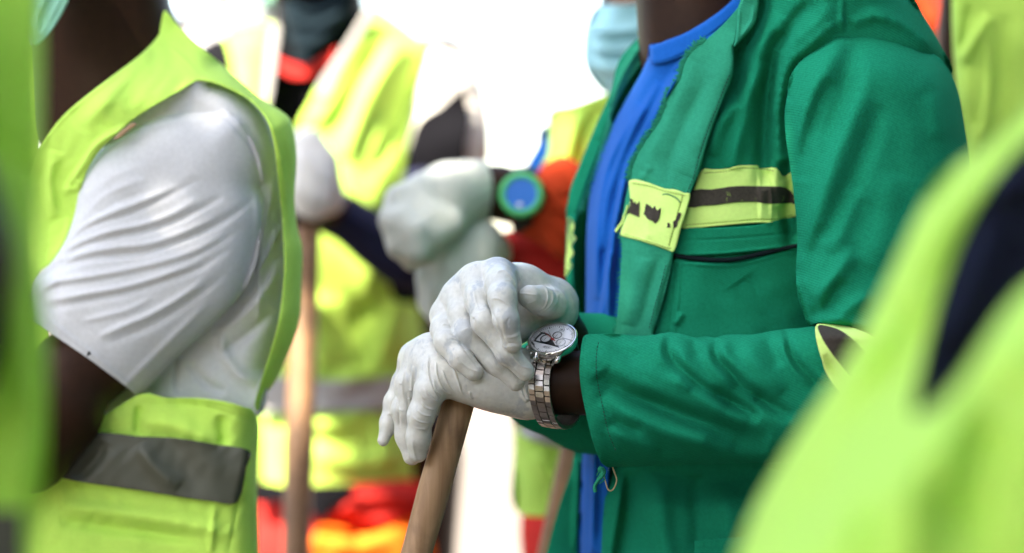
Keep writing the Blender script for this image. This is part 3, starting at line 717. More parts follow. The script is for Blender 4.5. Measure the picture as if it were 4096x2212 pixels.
    Z = W(np.array([p[0] for p in catmull(zp, 6, False)]), np.array([p[1] for p in catmull(zp, 6, False)]), front(*catmull(zp, 6, False).T) - 7)
    add('zip', *tube(Z, .0020, 6), M['zipper'], J)
    # lower front of the jacket under the forearm
    lo = [(2450, 1780), (2440, 1870), (2425, 1960), (2412, 2060), (2405, 2212), (2400, 2420), (3700, 2420), (3650, 1900), (3600, 1700), (3000, 1700)]
    sheet('lower_front', lo, M['jacket'], J, lambda x, y: torso_mm(x, 1000 + 0 * y) - 14 + 30 * sstep(y, 2050, 1850), 7,
          [([(2490, 1900), (2470, 2040), (2440, 2230), (2420, 2400)], 10, 6, 40), ([(2530, 1880), (2510, 2060), (2480, 2230), (2470, 2400)], 34, -20),
           ([(2650, 1900), (2640, 2060), (2660, 2230), (2650, 2400)], 60, 13, 50), ([(2780, 1900), (2790, 2060), (2800, 2250)], 40, -8), ([(2900, 1930), (2930, 2200)], 50, 7)],
          edge=[([(2450, 1780), (2425, 1960), (2405, 2212), (2400, 2420)], 16, 10)], nz=[(1.5, 170, 61)], thick=3)
    sheet('lower_pocket', [(2778, 2165), (2816, 2160), (2900, 2152), (3300, 2130), (3300, 2420), (2778, 2420)], M['jacket'], J, lambda x, y: torso_mm(x, 1000 + 0 * y) - 30, 5, [([(2816, 2160), (2816, 2400)], 4, -1.2)], nz=[(.8, 100, 62)], thick=2, smooth_n=1)
    # upper sleeve
    us = [(3376, 100), (3285, 168), (3205, 240), (3159, 312), (3149, 383), (3139, 453), (3144, 554), (3159, 654), (3178, 800), (3190, 950), (3184, 1080), (3192, 1180), (3215, 1255), (3236, 1304), (3270, 1292), (3330, 1296), (3400, 1306), (3480, 1330), (3560, 1370), (3640, 1420),
          (3740, 1340), (3800, 1150), (3850, 950), (3880, 700), (3858, 509), (3827, 350), (3772, 248), (3692, 183), (3604, 119), (3493, 86)]
    uf = [([(3477, 238), (3445, 382), (3374, 556), (3318, 700), (3262, 859), (3222, 994)], 24, 9, 40),
          ([(3374, 138), (3302, 262), (3240, 429), (3200, 580), (3196, 700)], 22, 8, 30),
          ([(3318, 318), (3262, 445), (3215, 604), (3205, 720)], 22, -10), ([(3420, 140), (3400, 260), (3350, 400), (3300, 560)], 30, -6),
          ([(3560, 150), (3560, 300), (3530, 480), (3480, 640), (3420, 800)], 50, 5, 60), ([(3520, 420), (3450, 620), (3370, 800), (3300, 960)], 26, -6),
          ([(3720, 380), (3745, 470), (3760, 560)], 26, 3), ([(3690, 350), (3710, 500), (3715, 640)], 30, -2),
          ([(3410, 1000), (3350, 1090), (3290, 1160), (3240, 1230)], 20, 8, 26), ([(3380, 1120), (3330, 1190), (3290, 1270)], 16, -7), ([(3480, 1180), (3400, 1230), (3340, 1290)], 18, 6),
          ([(3300, 900), (3250, 1020), (3220, 1130)], 18, -6), ([(3420, 760), (3370, 900), (3330, 1010)], 26, 5), ([(3580, 700), (3540, 900), (3480, 1080)], 40, 5), ([(3230, 1300), (3300, 1284), (3400, 1296), (3480, 1320)], 12, 4),
          ([(3210, 1100), (3216, 1180), (3240, 1260)], 12, 5), ([(3240, 1180), (3262, 1230), (3262, 1290)], 9, -6)]
    U = sheet('upper_sleeve', us, M['jacket'], J, lambda x, y: -38 - 0.030 * np.clip(y - 300, -300, 1100) + 0 * x, 6, amp(uf, 1.15, 1.5),
          edge=[([(3376, 100), (3205, 240), (3149, 383), (3139, 453), (3159, 654), (3190, 950), (3184, 1080), (3236, 1304)], 190, 55), ([(3493, 86), (3692, 183), (3827, 350), (3880, 700), (3850, 950), (3740, 1340)], 260, 90), ([(3376, 100), (3493, 86), (3604, 119), (3692, 183)], 90, 26), ([(3236, 1304), (3400, 1306), (3560, 1370), (3640, 1420)], 26, 12)],
          nz=[(1.4, 190, 71)], soften=8, back=pillow_back(120))
    # forearm sleeve with cuff
    fs = [(2343, 1340), (2400, 1337), (2446, 1334), (2500, 1339), (2554, 1343), (2607, 1341), (2661, 1331), (2700, 1331), (2726, 1336), (2780, 1350), (2823, 1346), (2861, 1351), (2904, 1339), (2960, 1338), (3012, 1338), (3093, 1323), (3147, 1316), (3200, 1312), (3265, 1302), (3340, 1290), (3440, 1310), (3560, 1400), (3600, 1520), (3560, 1680), (3430, 1800), (3250, 1845),
          (3012, 1851), (2750, 1859), (2489, 1866), (2440, 1868), (2424, 1866), (2405, 1849), (2392, 1822), (2370, 1762), (2346, 1665), (2324, 1552), (2318, 1466), (2327, 1374)]
    def z5(*q): return [(2230 + a * .5393, 1250 + b * .5393) for a, b in q]
    gf = [(z5((360, 600), (480, 700), (600, 790), (780, 880), (950, 935), (1300, 1030)), 26, 6.5, 44), (z5((330, 440), (420, 540), (560, 620), (760, 690), (900, 745), (1300, 880), (1560, 960)), 34, -8.5, 26),
          (z5((400, 400), (560, 520), (800, 610), (1100, 720), (1400, 840)), 30, 4, 30), (z5((560, 340), (760, 450), (950, 540), (1150, 640), (1250, 690)), 22, 5, 26),
          (z5((390, 220), (520, 300), (700, 400), (900, 490)), 20, -3.5), (z5((840, 160), (815, 230), (820, 300), (900, 410), (1060, 540), (1280, 660), (1500, 780)), 20, -8, 15),
          (z5((790, 150), (770, 230), (790, 330), (880, 440), (1000, 560)), 16, 4.5), (z5((900, 250), (960, 390), (1080, 520), (1200, 590)), 20, 4), (z5((1200, 190), (1175, 270), (1200, 350), (1290, 440), (1420, 570), (1600, 690), (1750, 770)), 20, -7.5, 13),
          (z5((1240, 180), (1230, 300), (1330, 430), (1440, 560), (1500, 620)), 20, 5), (z5((1140, 190), (1120, 290), (1180, 420), (1300, 560)), 15, 4),
          (z5((1420, 180), (1440, 330), (1540, 480), (1660, 600)), 26, 4), (z5((1705, 150), (1715, 280), (1790, 410), (1900, 520), (1980, 570)), 8, -5, 12), (z5((1680, 170), (1690, 290), (1760, 420), (1880, 540)), 9, 4),
          (z5((1660, 120), (1700, 145), (1720, 170)), 8, -4), (z5((1560, 140), (1580, 250), (1650, 400)), 18, -3),
          (z5((380, 880), (560, 960), (760, 1030)), 26, 4), (z5((400, 800), (520, 850), (640, 880)), 14, -3), (z5((1100, 960), (1400, 1000), (1560, 1030)), 30, -3), (z5((1000, 190), (1010, 240), (1060, 330)), 12, -3)]
    cuff = z5((330, 160), (315, 220), (300, 290), (297, 440), (315, 560), (345, 700), (385, 880), (440, 1020), (482, 1138))
    gf = amp(gf, 2.0, 1.5); gf.append((cuff, 4, -1.3, 4, False))
    CC = catmull(cuff, 4, False)
    for k in range(1, len(CC) - 1):
        q = CC[k]; s = .55 + .45 * rng.random()
        gf.append(([q + (-34 * s, -2), q + (14, 4)], 8, rng.choice([-1, 1]) * 1.1))
    FS = sheet('forearm_sleeve', fs, M['jacket'], J, lambda x, y: -52 - 0.020 * (x - 2400) + 0 * y, 4.5, gf,
          edge=[([(2343, 1340), (2554, 1343), (2700, 1331), (2823, 1346), (2904, 1339), (3093, 1323), (3265, 1302), (3440, 1310)], 150, 44), ([(3560, 1680), (3430, 1800), (3250, 1845), (3012, 1851), (2750, 1859), (2440, 1868)], 230, 60), ([(3440, 1310), (3560, 1400), (3600, 1520), (3560, 1680)], 150, 60),
                ([(2343, 1340), (2318, 1466), (2324, 1552), (2346, 1665), (2392, 1822), (2424, 1866)], 40, 7)],
          nz=[(1.0, 160, 81)], soften=14, back=lambda x, y: 40 - 0.02 * (x - 2400) + 22 * np.cos((y - 1600) / 270 * 1.2))
    # tape round the elbow
    et = [(3263, 1303), (3300, 1296), (3380, 1302), (3480, 1340), (3580, 1420), (3640, 1540), (3560, 1680), (3440, 1640), (3350, 1560), (3304, 1490), (3288, 1440), (3268, 1370)]
    ed = lambda x, y: -92 - 0.020 * (x - 3300) + 40 * sstep(y, 1370, 1290) ** 2
    sheet('elbow_tape', et, M['bandyellow'], J, ed, 5, [([(3285, 1330), (3340, 1430), (3430, 1540)], 12, 3), ([(3300, 1420), (3350, 1500), (3420, 1580)], 12, -3)], nz=[(1.5, 80, 91)], thick=2)
    sheet('elbow_tape_stripe', [(3272, 1304), (3310, 1304), (3370, 1326), (3430, 1376), (3480, 1440), (3520, 1520), (3470, 1560), (3410, 1516), (3360, 1456), (3318, 1400), (3288, 1352)], M['tape_dark'], J, lambda x, y: ed(x, y) - 5, 4, nz=[(1.5, 80, 91)], thick=1)
    dk = M['thread_green']; P1 = lambda x, y: np.stack([x, y], 1)
    fsd = lambda x, y: -52 - 0.020 * (x - 2400) - fold_field(P1(x, y), gf) - ripple(P1(x, y), 1.0, 160, 81) - .4
    stitches(J, [(q[0] - 5, q[1]) for q in cuff[1:-1]], fsd, dk)
    lpd = lambda x, y: torso_mm(x, y) - 24 - fold_field(P1(x, y), amp(lf, 1.0, 1.2)) - ripple(P1(x, y), 1.2, 160, 21) - .6
    stitches(J, [(2918, 300), (2878, 400), (2836, 508), (2804, 600), (2776, 700), (2748, 770)], lpd, dk)
    stitches(J, [(2664, 1060), (2640, 1150), (2612, 1250), (2596, 1320)], lpd, dk)
    ptd = lambda x, y: patch_d(x, y) - fold_field(P1(x, y), pf) - ripple(P1(x, y), .9, 90, 31) - .5
    stitches(J, [(2500, 936), (2558, 954), (2612, 972), (2666, 990), (2690, 994)], ptd, M['thread_olive'], 7, 4, .0003)
    stitches(J, [(2530, 733), (2594, 743), (2658, 764), (2740, 783)], ptd, M['thread_olive'], 7, 4, .0003)
    stitches(J, [(2730, 784), (2712, 850), (2690, 930), (2674, 990)], ptd, M['thread_olive'], 7, 4, .0003)
    ctd = lambda x, y: cd(x, y) - fold_field(P1(x, y), cf) - ripple(P1(x, y), .8, 120, 41) - .5
    stitches(J, [(2815, 692), (2907, 686), (2953, 674), (3030, 674), (3100, 684)], ctd, M['thread_olive'], 7, 4, .0003)
    stitches(J, [(2745, 900), (2845, 892), (2917, 886), (3025, 877), (3104, 876), (3176, 858)], ctd, M['thread_olive'], 7, 4, .0003)
    # buttonhole worked in green thread on the tape patch
    stitches(J, [(2650, 778), (2668, 776), (2690, 784), (2710, 796), (2722, 812)], ptd, M['jacket'], 6, 1, .0005)
    # right sleeve, beyond the left forearm
    V, F = solid([(.02, .015, [('c', W(2800, 300, 320), .060, W(2740, 900, 325), .056), ('c', W(2740, 900, 325), .056, W(2640, 1560, 225), .056), ('c', W(2640, 1560, 225), .060, W(2400, 1560, 130), .056, (1, 1, 1)),
                               ('c', W(2400, 1560, 130), .050, W(2190, 1540, 95), .042), ('c', W(2440, 1520, 130), .036, W(2335, 1440, 105), .030), ('c', W(2110, 1560, 92), .020, W(2300, 1700, 120), .018), ('c', W(2290, 1310, 100), .014, W(2420, 1380, 120), .03)])], .005, 3)
    add('far_sleeve', V, F, M['jacket'], J)
    # frayed threads: placket edge, cuff corner
    parts = []
    E = catmull([(2822, 161), (2772, 201), (2737, 262), (2721, 322), (2681, 372), (2666, 418), (2641, 483), (2580, 569), (2540, 644), (2518, 715)], 26, False)
    for q in E:
        for _ in range(2):
            a = q + rng.normal(0, 2.5, 2); l = rng.uniform(10, 30); ang = math.radians(rng.normal(205, 28)); b = a + l * .5 * np.array([math.cos(ang), math.sin(ang)]); ang += rng.normal(0, .6); c2 = b + l * .5 * np.array([math.cos(ang), math.sin(ang)])
            d0 = float(torso_mm(a[0], a[1])) - 23
            parts.append(tube(np.stack([W(a[0] + 8, a[1], d0), W(b[0], b[1], d0 - 1), W(c2[0], c2[1], d0)]), [.0006, .0005, .0003], 4, False))
    for q in catmull([(2482, 938), (2490, 990), (2480, 1110), (2470, 1265), (2458, 1330)], 12, False):
        ang = math.radians(rng.normal(190, 40)); l = rng.uniform(6, 18); d0 = float(torso_mm(q[0], q[1])) - 23; b = q + l * np.array([math.cos(ang), math.sin(ang)])
        parts.append(tube(np.stack([W(q[0] + 4, q[1], d0), W(b[0], b[1], d0)]), [.0005, .0003], 4, False))
    for q in catmull([(2445, 500), (2425, 560), (2380, 680), (2340, 790), (2322, 840)], 14, False):
        ang = math.radians(rng.normal(20, 40)); l = rng.uniform(8, 20); b = q + l * np.array([math.cos(ang), math.sin(ang)])
        parts.append(tube(np.stack([W(q[0] - 8, q[1], 172), W(b[0], b[1], 172)]), [.0006, .0003], 4, False))
    add('frayed_threads', *join(parts), M['jacket_pale'], J, kind='stuff')
    tw = lambda pts, mm, r: tube(np.array([W(p[0], p[1], mm) for p in catmull(pts, 6, False)]), r, 5)
    def z8(*q): return [(1950 + a * .4758, 1550 + b * .4758) for a, b in q]
    add('loose_thread', *tw(z8((978, 735), (992, 790), (1010, 850), (1035, 868), (1065, 845), (1086, 780), (1070, 720), (1050, 670)), -8, .0006), M['thread'], J)
    cuf = [tw(z8((960, 670), (945, 690), (975, 700), (968, 735)), -10, .0022), tw(z8((972, 735), (930, 780), (905, 820), (900, 850), (908, 880)), -9, .0016), tw(z8((960, 740), (920, 790), (902, 840)), -9, .0012)]
    for k in range(16):
        a = np.array([968 + rng.normal(0, 12), 690 + rng.normal(0, 20)]); cuf.append(tw(z8(a, a + rng.normal((-8, 22), 10), a + rng.normal((-14, 46), 14)), -9, .0005))
    add('torn_cuff_strip', *join(cuf), M['jacket_pale'], J)
    tl = [tw([(2500, 860), (2490, 890), (2478, 905), (2466, 922), (2462, 926)], float(torso_mm(2480, 900)) - 26, .0016), tw([(2512, 820), (2504, 845), (2498, 862)], float(torso_mm(2500, 830)) - 26, .001)]
    add('torn_tape_strip', *join(tl), M['bandyellow'], J)
    return P

def stitches(J, line, depth, mat, dash=9, gap=5, r=.00035):
    C = catmull(line, 8, False); seg = np.r_[0, np.cumsum(np.linalg.norm(np.diff(C, axis=0), axis=1))]; parts = []; t = 0
    at_ = lambda u: np.array([np.interp(u, seg, C[:, 0]), np.interp(u, seg, C[:, 1])])
    while t + dash < seg[-1]:
        a, b = at_(t), at_(t + dash); d = [float(np.ravel(depth(np.array([p[0]]), np.array([p[1]])))[0]) for p in (a, b)]
        parts.append(tube(np.stack([W(a[0], a[1], d[0]), W(b[0], b[1], d[1])]), r, 4)); t += dash + gap
    add('stitching', *join(parts), mat, J, kind='stuff')

# ------------------------------------------------------------------ the two gloved hands
def z2(a, b): return 1480 + a * .4315, 1300 + b * .4315
def left_hand():
    palm = chain([(2125, 1548, 0, 24.5), (2060, 1540, -2, 22), (1900, 1500, -6, 20), (1755, 1480, -8, 16)]) + \
           chain([(2112, 1530, 4, 23), (1950, 1470, 8, 21), (1735, 1435, 10, 19), (1690, 1450, 14, 15)]) + \
           chain([(2105, 1520, 12, 21), (1900, 1450, 26, 18), (1660, 1440, 30, 13)]) + chain([(2095, 1520, 22, 19), (1850, 1450, 42, 15), (1660, 1440, 46, 12)]) + \
           chain([(1740, 1488, -6, 13), (1705, 1440, 10, 13), (1678, 1432, 26, 11.5)]) + chain([(2110, 1548, -5, 21), (1980, 1532, -10, 18.5), (1840, 1510, -12, 16)])
    f1 = chain([(1775, 1490, -12, 16), (1722, 1560, -18, 12.5), (1685, 1660, -18, 10.4), (1674, 1750, -13, 9.4), (1670, 1812, -8, 8.0)])
    f2 = chain([(1700, 1440, 8, 14), (1640, 1530, 4, 11), (1614, 1640, 5, 9.4), (1628, 1745, 9, 9), (1648, 1825, 8, 7.4)])
    f3 = chain([(1680, 1430, 28, 12), (1618, 1530, 28, 9.8), (1580, 1610, 28, 8.6), (1557, 1690, 26, 7.0), (1533, 1762, 22, 4.8)])
    f4 = chain([(1680, 1440, 46, 11), (1640, 1560, 50, 9.5), (1665, 1660, 50, 8.5), (1690, 1730, 44, 7.5)])
    th = chain([(2020, 1530, 40, 15), (1860, 1560, 46, 12), (1790, 1600, 44, 10), (1755, 1625, 38, 8)])
    return [(.012, palm), (.006, f1), (.006, f2), (.006, f3), (.006, f4), (.006, th)]
def right_hand():
    palm = chain([(2200, 1225, 46, 22), (2100, 1165, 24, 19), (1992, 1108, 0, 13.5)]) + chain([(2195, 1225, 48, 22), (2050, 1180, 30, 17), (1906, 1126, 4, 13)]) + \
           chain([(2180, 1240, 50, 20), (2000, 1230, 30, 16), (1840, 1185, 8, 12.5)]) + chain([(2160, 1250, 50, 18), (1960, 1290, 30, 15), (1785, 1265, 10, 12)]) + \
           chain([(2170, 1262, 30, 15), (2050, 1300, 12, 14), (1900, 1300, 6, 14)]) + chain([(1985, 1112, 3, 11.5), (1905, 1136, 6, 11.5), (1842, 1196, 9, 11), (1792, 1268, 12, 10.5)]) + chain([(2060, 1150, 26, 16), (1960, 1170, 22, 14), (1880, 1230, 22, 13), (1840, 1290, 22, 12)])
    f1 = chain([(1992, 1100, -4, 13.5), (2003, 1140, -34, 12), (2010, 1195, -53, 10.8), (2024, 1280, -61, 9.6), (2050, 1375, -57, 7.6)])
    f2 = chain([(1905, 1126, 0, 13), (1918, 1200, -24, 11.4), (1940, 1290, -42, 10.2), (2030, 1410, -47, 8.8), (2102, 1487, -43, 7.5)])
    f3 = chain([(1838, 1185, 4, 12.5), (1848, 1260, -12, 11), (1866, 1340, -25, 10.2), (1982, 1454, -29, 8.7), (2062, 1527, -29, 7.6)])
    f4 = chain([(1785, 1262, 8, 11.5), (1775, 1320, -10, 10.2), (1786, 1370, -24, 9.4), (1842, 1434, -34, 8.7), (1896, 1486, -36, 7.8)])
    th = chain([(2196, 1212, 30, 16), (2205, 1216, 10, 12.5), (2160, 1202, -14, 11), (2120, 1188, -25, 9.8)])
    return [(.012, palm), (.006, f1), (.006, f2), (.006, f3), (.006, f4), (.006, th)]

LEFT_RIDGES = [([z2(540, 280), z2(540, 430), z2(560, 540), z2(600, 630), z2(640, 690)], 5, 1.3), ([z2(610, 340), z2(622, 470), z2(660, 570), z2(700, 620), z2(765, 640)], 4.5, 1.2),
    ([z2(670, 420), z2(700, 500), z2(730, 570), z2(775, 620)], 4.5, 1.1), ([z2(772, 395), z2(810, 500), z2(835, 580), z2(860, 650)], 4.5, 1.2), ([z2(500, 590), z2(550, 650), z2(600, 695), z2(640, 712)], 4.5, 1.2),
    ([z2(470, 710), z2(520, 765), z2(605, 788)], 4, 1.0), ([z2(440, 790), z2(490, 830), z2(570, 845)], 4, 1.0), ([z2(400, 850), z2(460, 895), z2(555, 912)], 4, 1.0), ([z2(920, 615), z2(930, 660), z2(955, 680)], 5, 1.2),
    ([z2(390, 930), z2(450, 960), z2(540, 965)], 4, .6), ([z2(590, 500), z2(610, 600), z2(680, 660)], 5, .8), ([z2(460, 590), z2(470, 640), z2(510, 690)], 5, .7),
    ([z2(320, 400), z2(300, 560), z2(320, 700)], 6, .8), ([z2(400, 380), z2(385, 520), z2(380, 620)], 6, .8), ([z2(270, 540), z2(300, 545)], 5, .9), ([z2(360, 600), z2(390, 605)], 4, .9), ([z2(345, 680), z2(375, 690)], 4, .9),
    ([z2(390, 1060), z2(410, 1180), z2(430, 1260)], 6, .9), ([z2(260, 780), z2(310, 800)], 5, .7), ([z2(150, 830), z2(210, 820)], 5, .7), ([z2(1395, 600), z2(1420, 660), z2(1460, 710)], 9, 2.0), ([z2(1430, 560), z2(1450, 640), z2(1480, 700)], 8, 1.6),
    ([z2(340, 620), z2(355, 760), z2(365, 900)], 6, -1.0), ([z2(240, 640), z2(262, 800), z2(275, 960)], 6, -1.0)]
def z1(a, b): return 1700 + a * .2732, 1020 + b * .2732
RIGHT_RIDGES = [([(1940, 1150), (1952, 1215), (1978, 1270), (2010, 1335), (2030, 1390), (2055, 1420)], 6, -1.2), ([(1868, 1200), (1890, 1266), (1912, 1325), (1962, 1385), (2015, 1440), (2066, 1505)], 6, -0.9), ([(1798, 1285), (1820, 1335), (1852, 1388), (1900, 1452), (1934, 1496)], 6, -1.0), ([(2062, 1080), (2074, 1130), (2072, 1190), (2080, 1240)], 7, -1.2),
    ([z1(1030, 300), z1(1080, 240), z1(1150, 230), z1(1240, 300), z1(1310, 400), z1(1340, 560)], 5, 1.4), ([z1(1140, 370), z1(1220, 370), z1(1300, 420), z1(1340, 500), z1(1330, 600)], 5, 1.3),
    ([z1(880, 360), z1(870, 450), z1(890, 560), z1(910, 680)], 4, 1.2), ([z1(920, 260), z1(880, 340)], 7, 1.4), ([z1(640, 440), z1(620, 560), z1(630, 700), z1(680, 870)], 4.5, 1.3), ([z1(600, 430), z1(585, 540)], 5, .9),
    ([z1(715, 530), z1(745, 680), z1(800, 830)], 4, 1.0), ([z1(970, 640), z1(1080, 640), z1(1180, 700), z1(1290, 780)], 5, 1.2), ([z1(670, 870), z1(720, 920)], 7, 1.4),
    ([z1(290, 920), z1(340, 960), z1(400, 1040)], 6, 1.2), ([z1(240, 1030), z1(310, 1010), z1(360, 1040)], 4, .9),
    ([z1(330, 1090), z1(420, 1110)], 3.5, .8), ([z1(340, 1140), z1(450, 1170)], 3.5, .8), ([z1(350, 1200), z1(470, 1230)], 3.5, .8), ([z1(370, 1260), z1(490, 1290)], 3.5, .8),
    ([z1(1620, 420), z1(1760, 480), z1(1800, 600), z1(1750, 760), z1(1640, 820)], 4, 1.1), ([z1(1760, 430), z1(1860, 520), z1(1870, 650), z1(1800, 770), z1(1700, 830)], 4, 1.1), ([z1(1830, 430), z1(1940, 560), z1(1930, 680), z1(1860, 780)], 4, 1.1),
    ([z1(1380, 560), z1(1500, 570), z1(1640, 585)], 4, 1.0), ([z1(1480, 720), z1(1560, 690), z1(1640, 660)], 4, .8), ([z1(1310, 190), z1(1370, 280), z1(1410, 420)], 5, 1.0),
    ([z1(1090, 880), z1(1140, 1000), z1(1150, 1150)], 7, 1.0), ([z1(1230, 920), z1(1200, 1000), z1(1225, 1060)], 6, -1.2), ([z1(1150, 1220), z1(1290, 1200), z1(1390, 1150)], 7, 1.0), ([z1(1180, 1320), z1(1280, 1290), z1(1380, 1330)], 6, -.9),
    ([z1(1550, 880), z1(1590, 980)], 6, .8), ([z1(740, 850), z1(900, 820)], 4, .7), ([z1(520, 1120), z1(640, 1060)], 5, .6),
    ([z2(830, 320), z2(900, 390), z2(990, 430), z2(1030, 430)], 5, 1.0), ([z2(740, 190), z2(790, 300), z2(860, 390)], 5, .8), ([z2(1080, 310), z2(1180, 420), z2(1300, 520)], 6, .8), ([z2(1340, 540), z2(1400, 540), z2(1440, 500)], 5, .9),
    ([z2(1300, 260), z2(1400, 380), z2(1500, 400)], 6, 1.1), ([z2(1280, 340), z2(1380, 440), z2(1460, 470)], 6, .9), ([z2(1230, 210), z2(1300, 200), z2(1400, 190)], 6, .8)]

def glove(P, hand, ridges, which):
    V, F = solid([(.0012, k, pr) for k, pr in hand[1:]] + [(.006, .013, hand[0][1])], .00065, 2)
    N = vnormals(V, F); px = topx(V)
    vis = np.clip(-N[:, 1] * 1.6 + .1, 0, 1)
    ff = fold_field(px, amp(ridges, 1.0, .8)) * vis
    d = ff * (1.0 if which == 'left' else .62) + ripple(px, .14, 60, 5) + ripple(px, .05, 18, 6)
    V = V + N * (d / 1000)[:, None]
    o = add('glove', V, F, M['latex'], P, label='thin white latex glove on the ' + which + ' hand')
    # where the latex stands off the skin (ridges, finger ends) it is whiter than where it clings
    lo_ = np.clip(ff * .9, 0, 1)
    for k, pr in hand[1:]:
        tip = pr[-1][3]; lo_ = np.maximum(lo_, 1 - sstep(np.linalg.norm(V - tip, axis=1), .008, .018))
    at_ = o.data.attributes.new('loose', 'FLOAT', 'POINT'); at_.data.foreach_set('value', lo_.astype(np.float32))

green_worker()

# the handle he leans on
def pole(name, label, a, b, r, mat, group=None, wob=.0004):
    a, b = np.array(a), np.array(b); n = 26; t = np.linspace(0, 1, n)[:, None]
    V, F = tube(a + (b - a) * t, r, 24)
    dirn = (b - a) / np.linalg.norm(b - a); ax = V - (a + ((V - a) @ dirn)[:, None] * dirn)
    s = (V - a) @ dirn
    k = 1 + wob / r * (np.sin(s * 31) + .6 * np.sin(s * 77 + 1) + .8 * np.sin(np.arctan2(ax[:, 1], ax[:, 0]) * 2 + s * 9))
    V = V - ax + ax * k[:, None]
    o = add(name, V, F, mat, None, tuple(b), label=label, category='tool handle')
    o['group'] = group or 'wooden tool handles'
    return o
top = W(1846, 1570, 6); low = W(1666, 2212, 6); dr = (low - top) / (top[2] - low[2])
pole('wooden_handle', 'rough brown wooden handle gripped under two stacked white latex gloves', top, top + dr * top[2], .0130, M['wood'])
# ------------------------------------------------------------------ his wristwatch
def wristwatch():
    O = W(2209, 1348, -20)
    root = empty('wristwatch', tuple(O), label='silver steel wristwatch with white chronograph dial on the wrist beside the green cuff', category='watch')
    n = np.array([-.2135, -.565, .797]); n /= np.linalg.norm(n); u = np.array([.966, 0, .259]); u /= np.linalg.norm(u); v = np.cross(n, u)
    u = np.cross(v, n)
    def at(a, b, c=0.0): return O + (u * np.asarray(a)[..., None] + v * np.asarray(b)[..., None]) / 1000 + n * np.asarray(c)[..., None] / 1000 if np.ndim(a) else O + (u * a + v * b + n * c) / 1000
    mmz = .1438 * .2068
    def dial(X, Y):
        ex = (X - 905) * mmz; ey = -(Y - 535) * mmz
        return ex * .966 + ey * .259, (-ex * .259 + ey * .966) / .565
    def lathe(prof, k=72, close=False):
        th = 2 * math.pi * np.arange(k) / k; V = []
        for r, z in prof: V.append(np.stack([at(r * math.cos(t), r * math.sin(t), z) for t in th]))
        V = np.vstack(V); F = []
        m = len(prof)
        for i in range(m - 1):
            for j in range(k): F.append((i * k + j, i * k + (j + 1) % k, (i + 1) * k + (j + 1) % k, (i + 1) * k + j))
        if close: F.append(tuple((m - 1) * k + j for j in range(k)))
        return V, F
    case = add('case', *lathe([(15, -10.5), (18.5, -10.2), (19.6, -8.5), (20.2, -6), (20.0, -3.2), (19.6, -2.6)], close=False), M['steel'], root)
    add('bezel', *lathe([(19.5, -2.9), (20.9, -2.7), (21.0, -1.9), (20.4, -.9), (19.2, -.5), (18.9, -.9), (18.9, -2.2)]), M['steel'], case)
    add('case_back', *lathe([(0.01, -10.6), (15.2, -10.6)]), M['steel_brushed'], case)
    # crown and two pushers, towards the hand; one pusher on the far side reads blue
    for (a, b, r, l) in ((-19.6, 1.5, 2.2, 3.6), (-17.6, 9.0, 1.6, 3.0), (-18.4, -6.5, 1.6, 3.0)):
        dd = np.array([a, b]) / math.hypot(a, b); p = at(a, b, -5.5); q = at(a + dd[0] * l, b + dd[1] * l, -5.5)
        add('crown' if r > 2 else 'pusher', *tube(np.stack([p, p + (q - p) * .4, p + (q - p) * .8, q]), np.array([r * .7, r, r, r * .8]) / 1000, 16), M['steel'], root)
    D = add('dial', *lathe([(.01, -2.3), (17.6, -2.3), (18.9, -1.6)]), M['dial'], root, smooth=False)
    def flat(name, pts, z, mat, par=D):
        uv = [dial(*p) for p in pts]; V = np.array([at(a, b, z) for a, b in uv] + [at(a, b, z - .12) for a, b in uv]); k = len(pts)
        F = [tuple(range(k)), tuple(range(2 * k - 1, k - 1, -1))] + [(i, k + i, k + (i + 1) % k, (i + 1) % k) for i in range(k)]
        # keep the printed face towards the viewer
        nv = np.cross(V[1] - V[0], V[2] - V[0])
        return add(name, V, F, mat, par, smooth=False)
    def ell(name, X, Y, ax, ay, z, mat, k=28, rot=-15):
        c, s = math.cos(math.radians(rot)), math.sin(math.radians(rot))
        return flat(name, [(X + ax * math.cos(t) * c - ay * math.sin(t) * s, Y + ax * math.cos(t) * s + ay * math.sin(t) * c) for t in 2 * math.pi * np.arange(k) / k], z, mat)
    flat('dark_sector', [(378, 592), (450, 480), (600, 352), (700, 366), (800, 400), (890, 520), (1085, 762), (880, 708), (640, 655)], -2.15, M['ink'])
    flat('pale_sector', [(440, 572), (510, 492), (618, 405), (680, 412), (720, 430), (640, 500), (580, 570), (550, 600)], -2.05, M['dial'])
    flat('dark_wedge', [(318, 560), (312, 650), (360, 680), (400, 740), (412, 740), (380, 660), (345, 610)], -2.1, M['ink'])
    flat('grey_stripe', [(1170, 492), (1390, 545), (1385, 562), (1165, 512)], -2.1, M['grey_ink'])
    for X, Y, a, b in ((712, 525, 160, 100), (1030, 430, 138, 90), (1118, 625, 142, 98)):
        ell('subdial_ring', X, Y, a, b, -2.0, M['ink'] if X < 1100 else M['grey_ink'])
        ell('subdial_or_glint', X + 6, Y + 2, a * .82, b * .80, -1.9, M['dial'])
        for t in range(12):
            q = 2 * math.pi * t / 12; c, s = math.cos(q), math.sin(q)
            flat('subdial_tick', [(X + 6 + a * .62 * c - 4 * s, Y + b * .6 * s + 3 * c), (X + 6 + a * .76 * c - 4 * s, Y + b * .74 * s + 3 * c), (X + 6 + a * .76 * c + 4 * s, Y + b * .74 * s - 3 * c), (X + 6 + a * .62 * c + 4 * s, Y + b * .6 * s - 3 * c)], -1.82, M['ink'])
        flat('subdial_hand', [(X + 22, Y - 22), (X - 60, Y + 62), (X - 10, Y + 2)], -1.75, M['ink'])
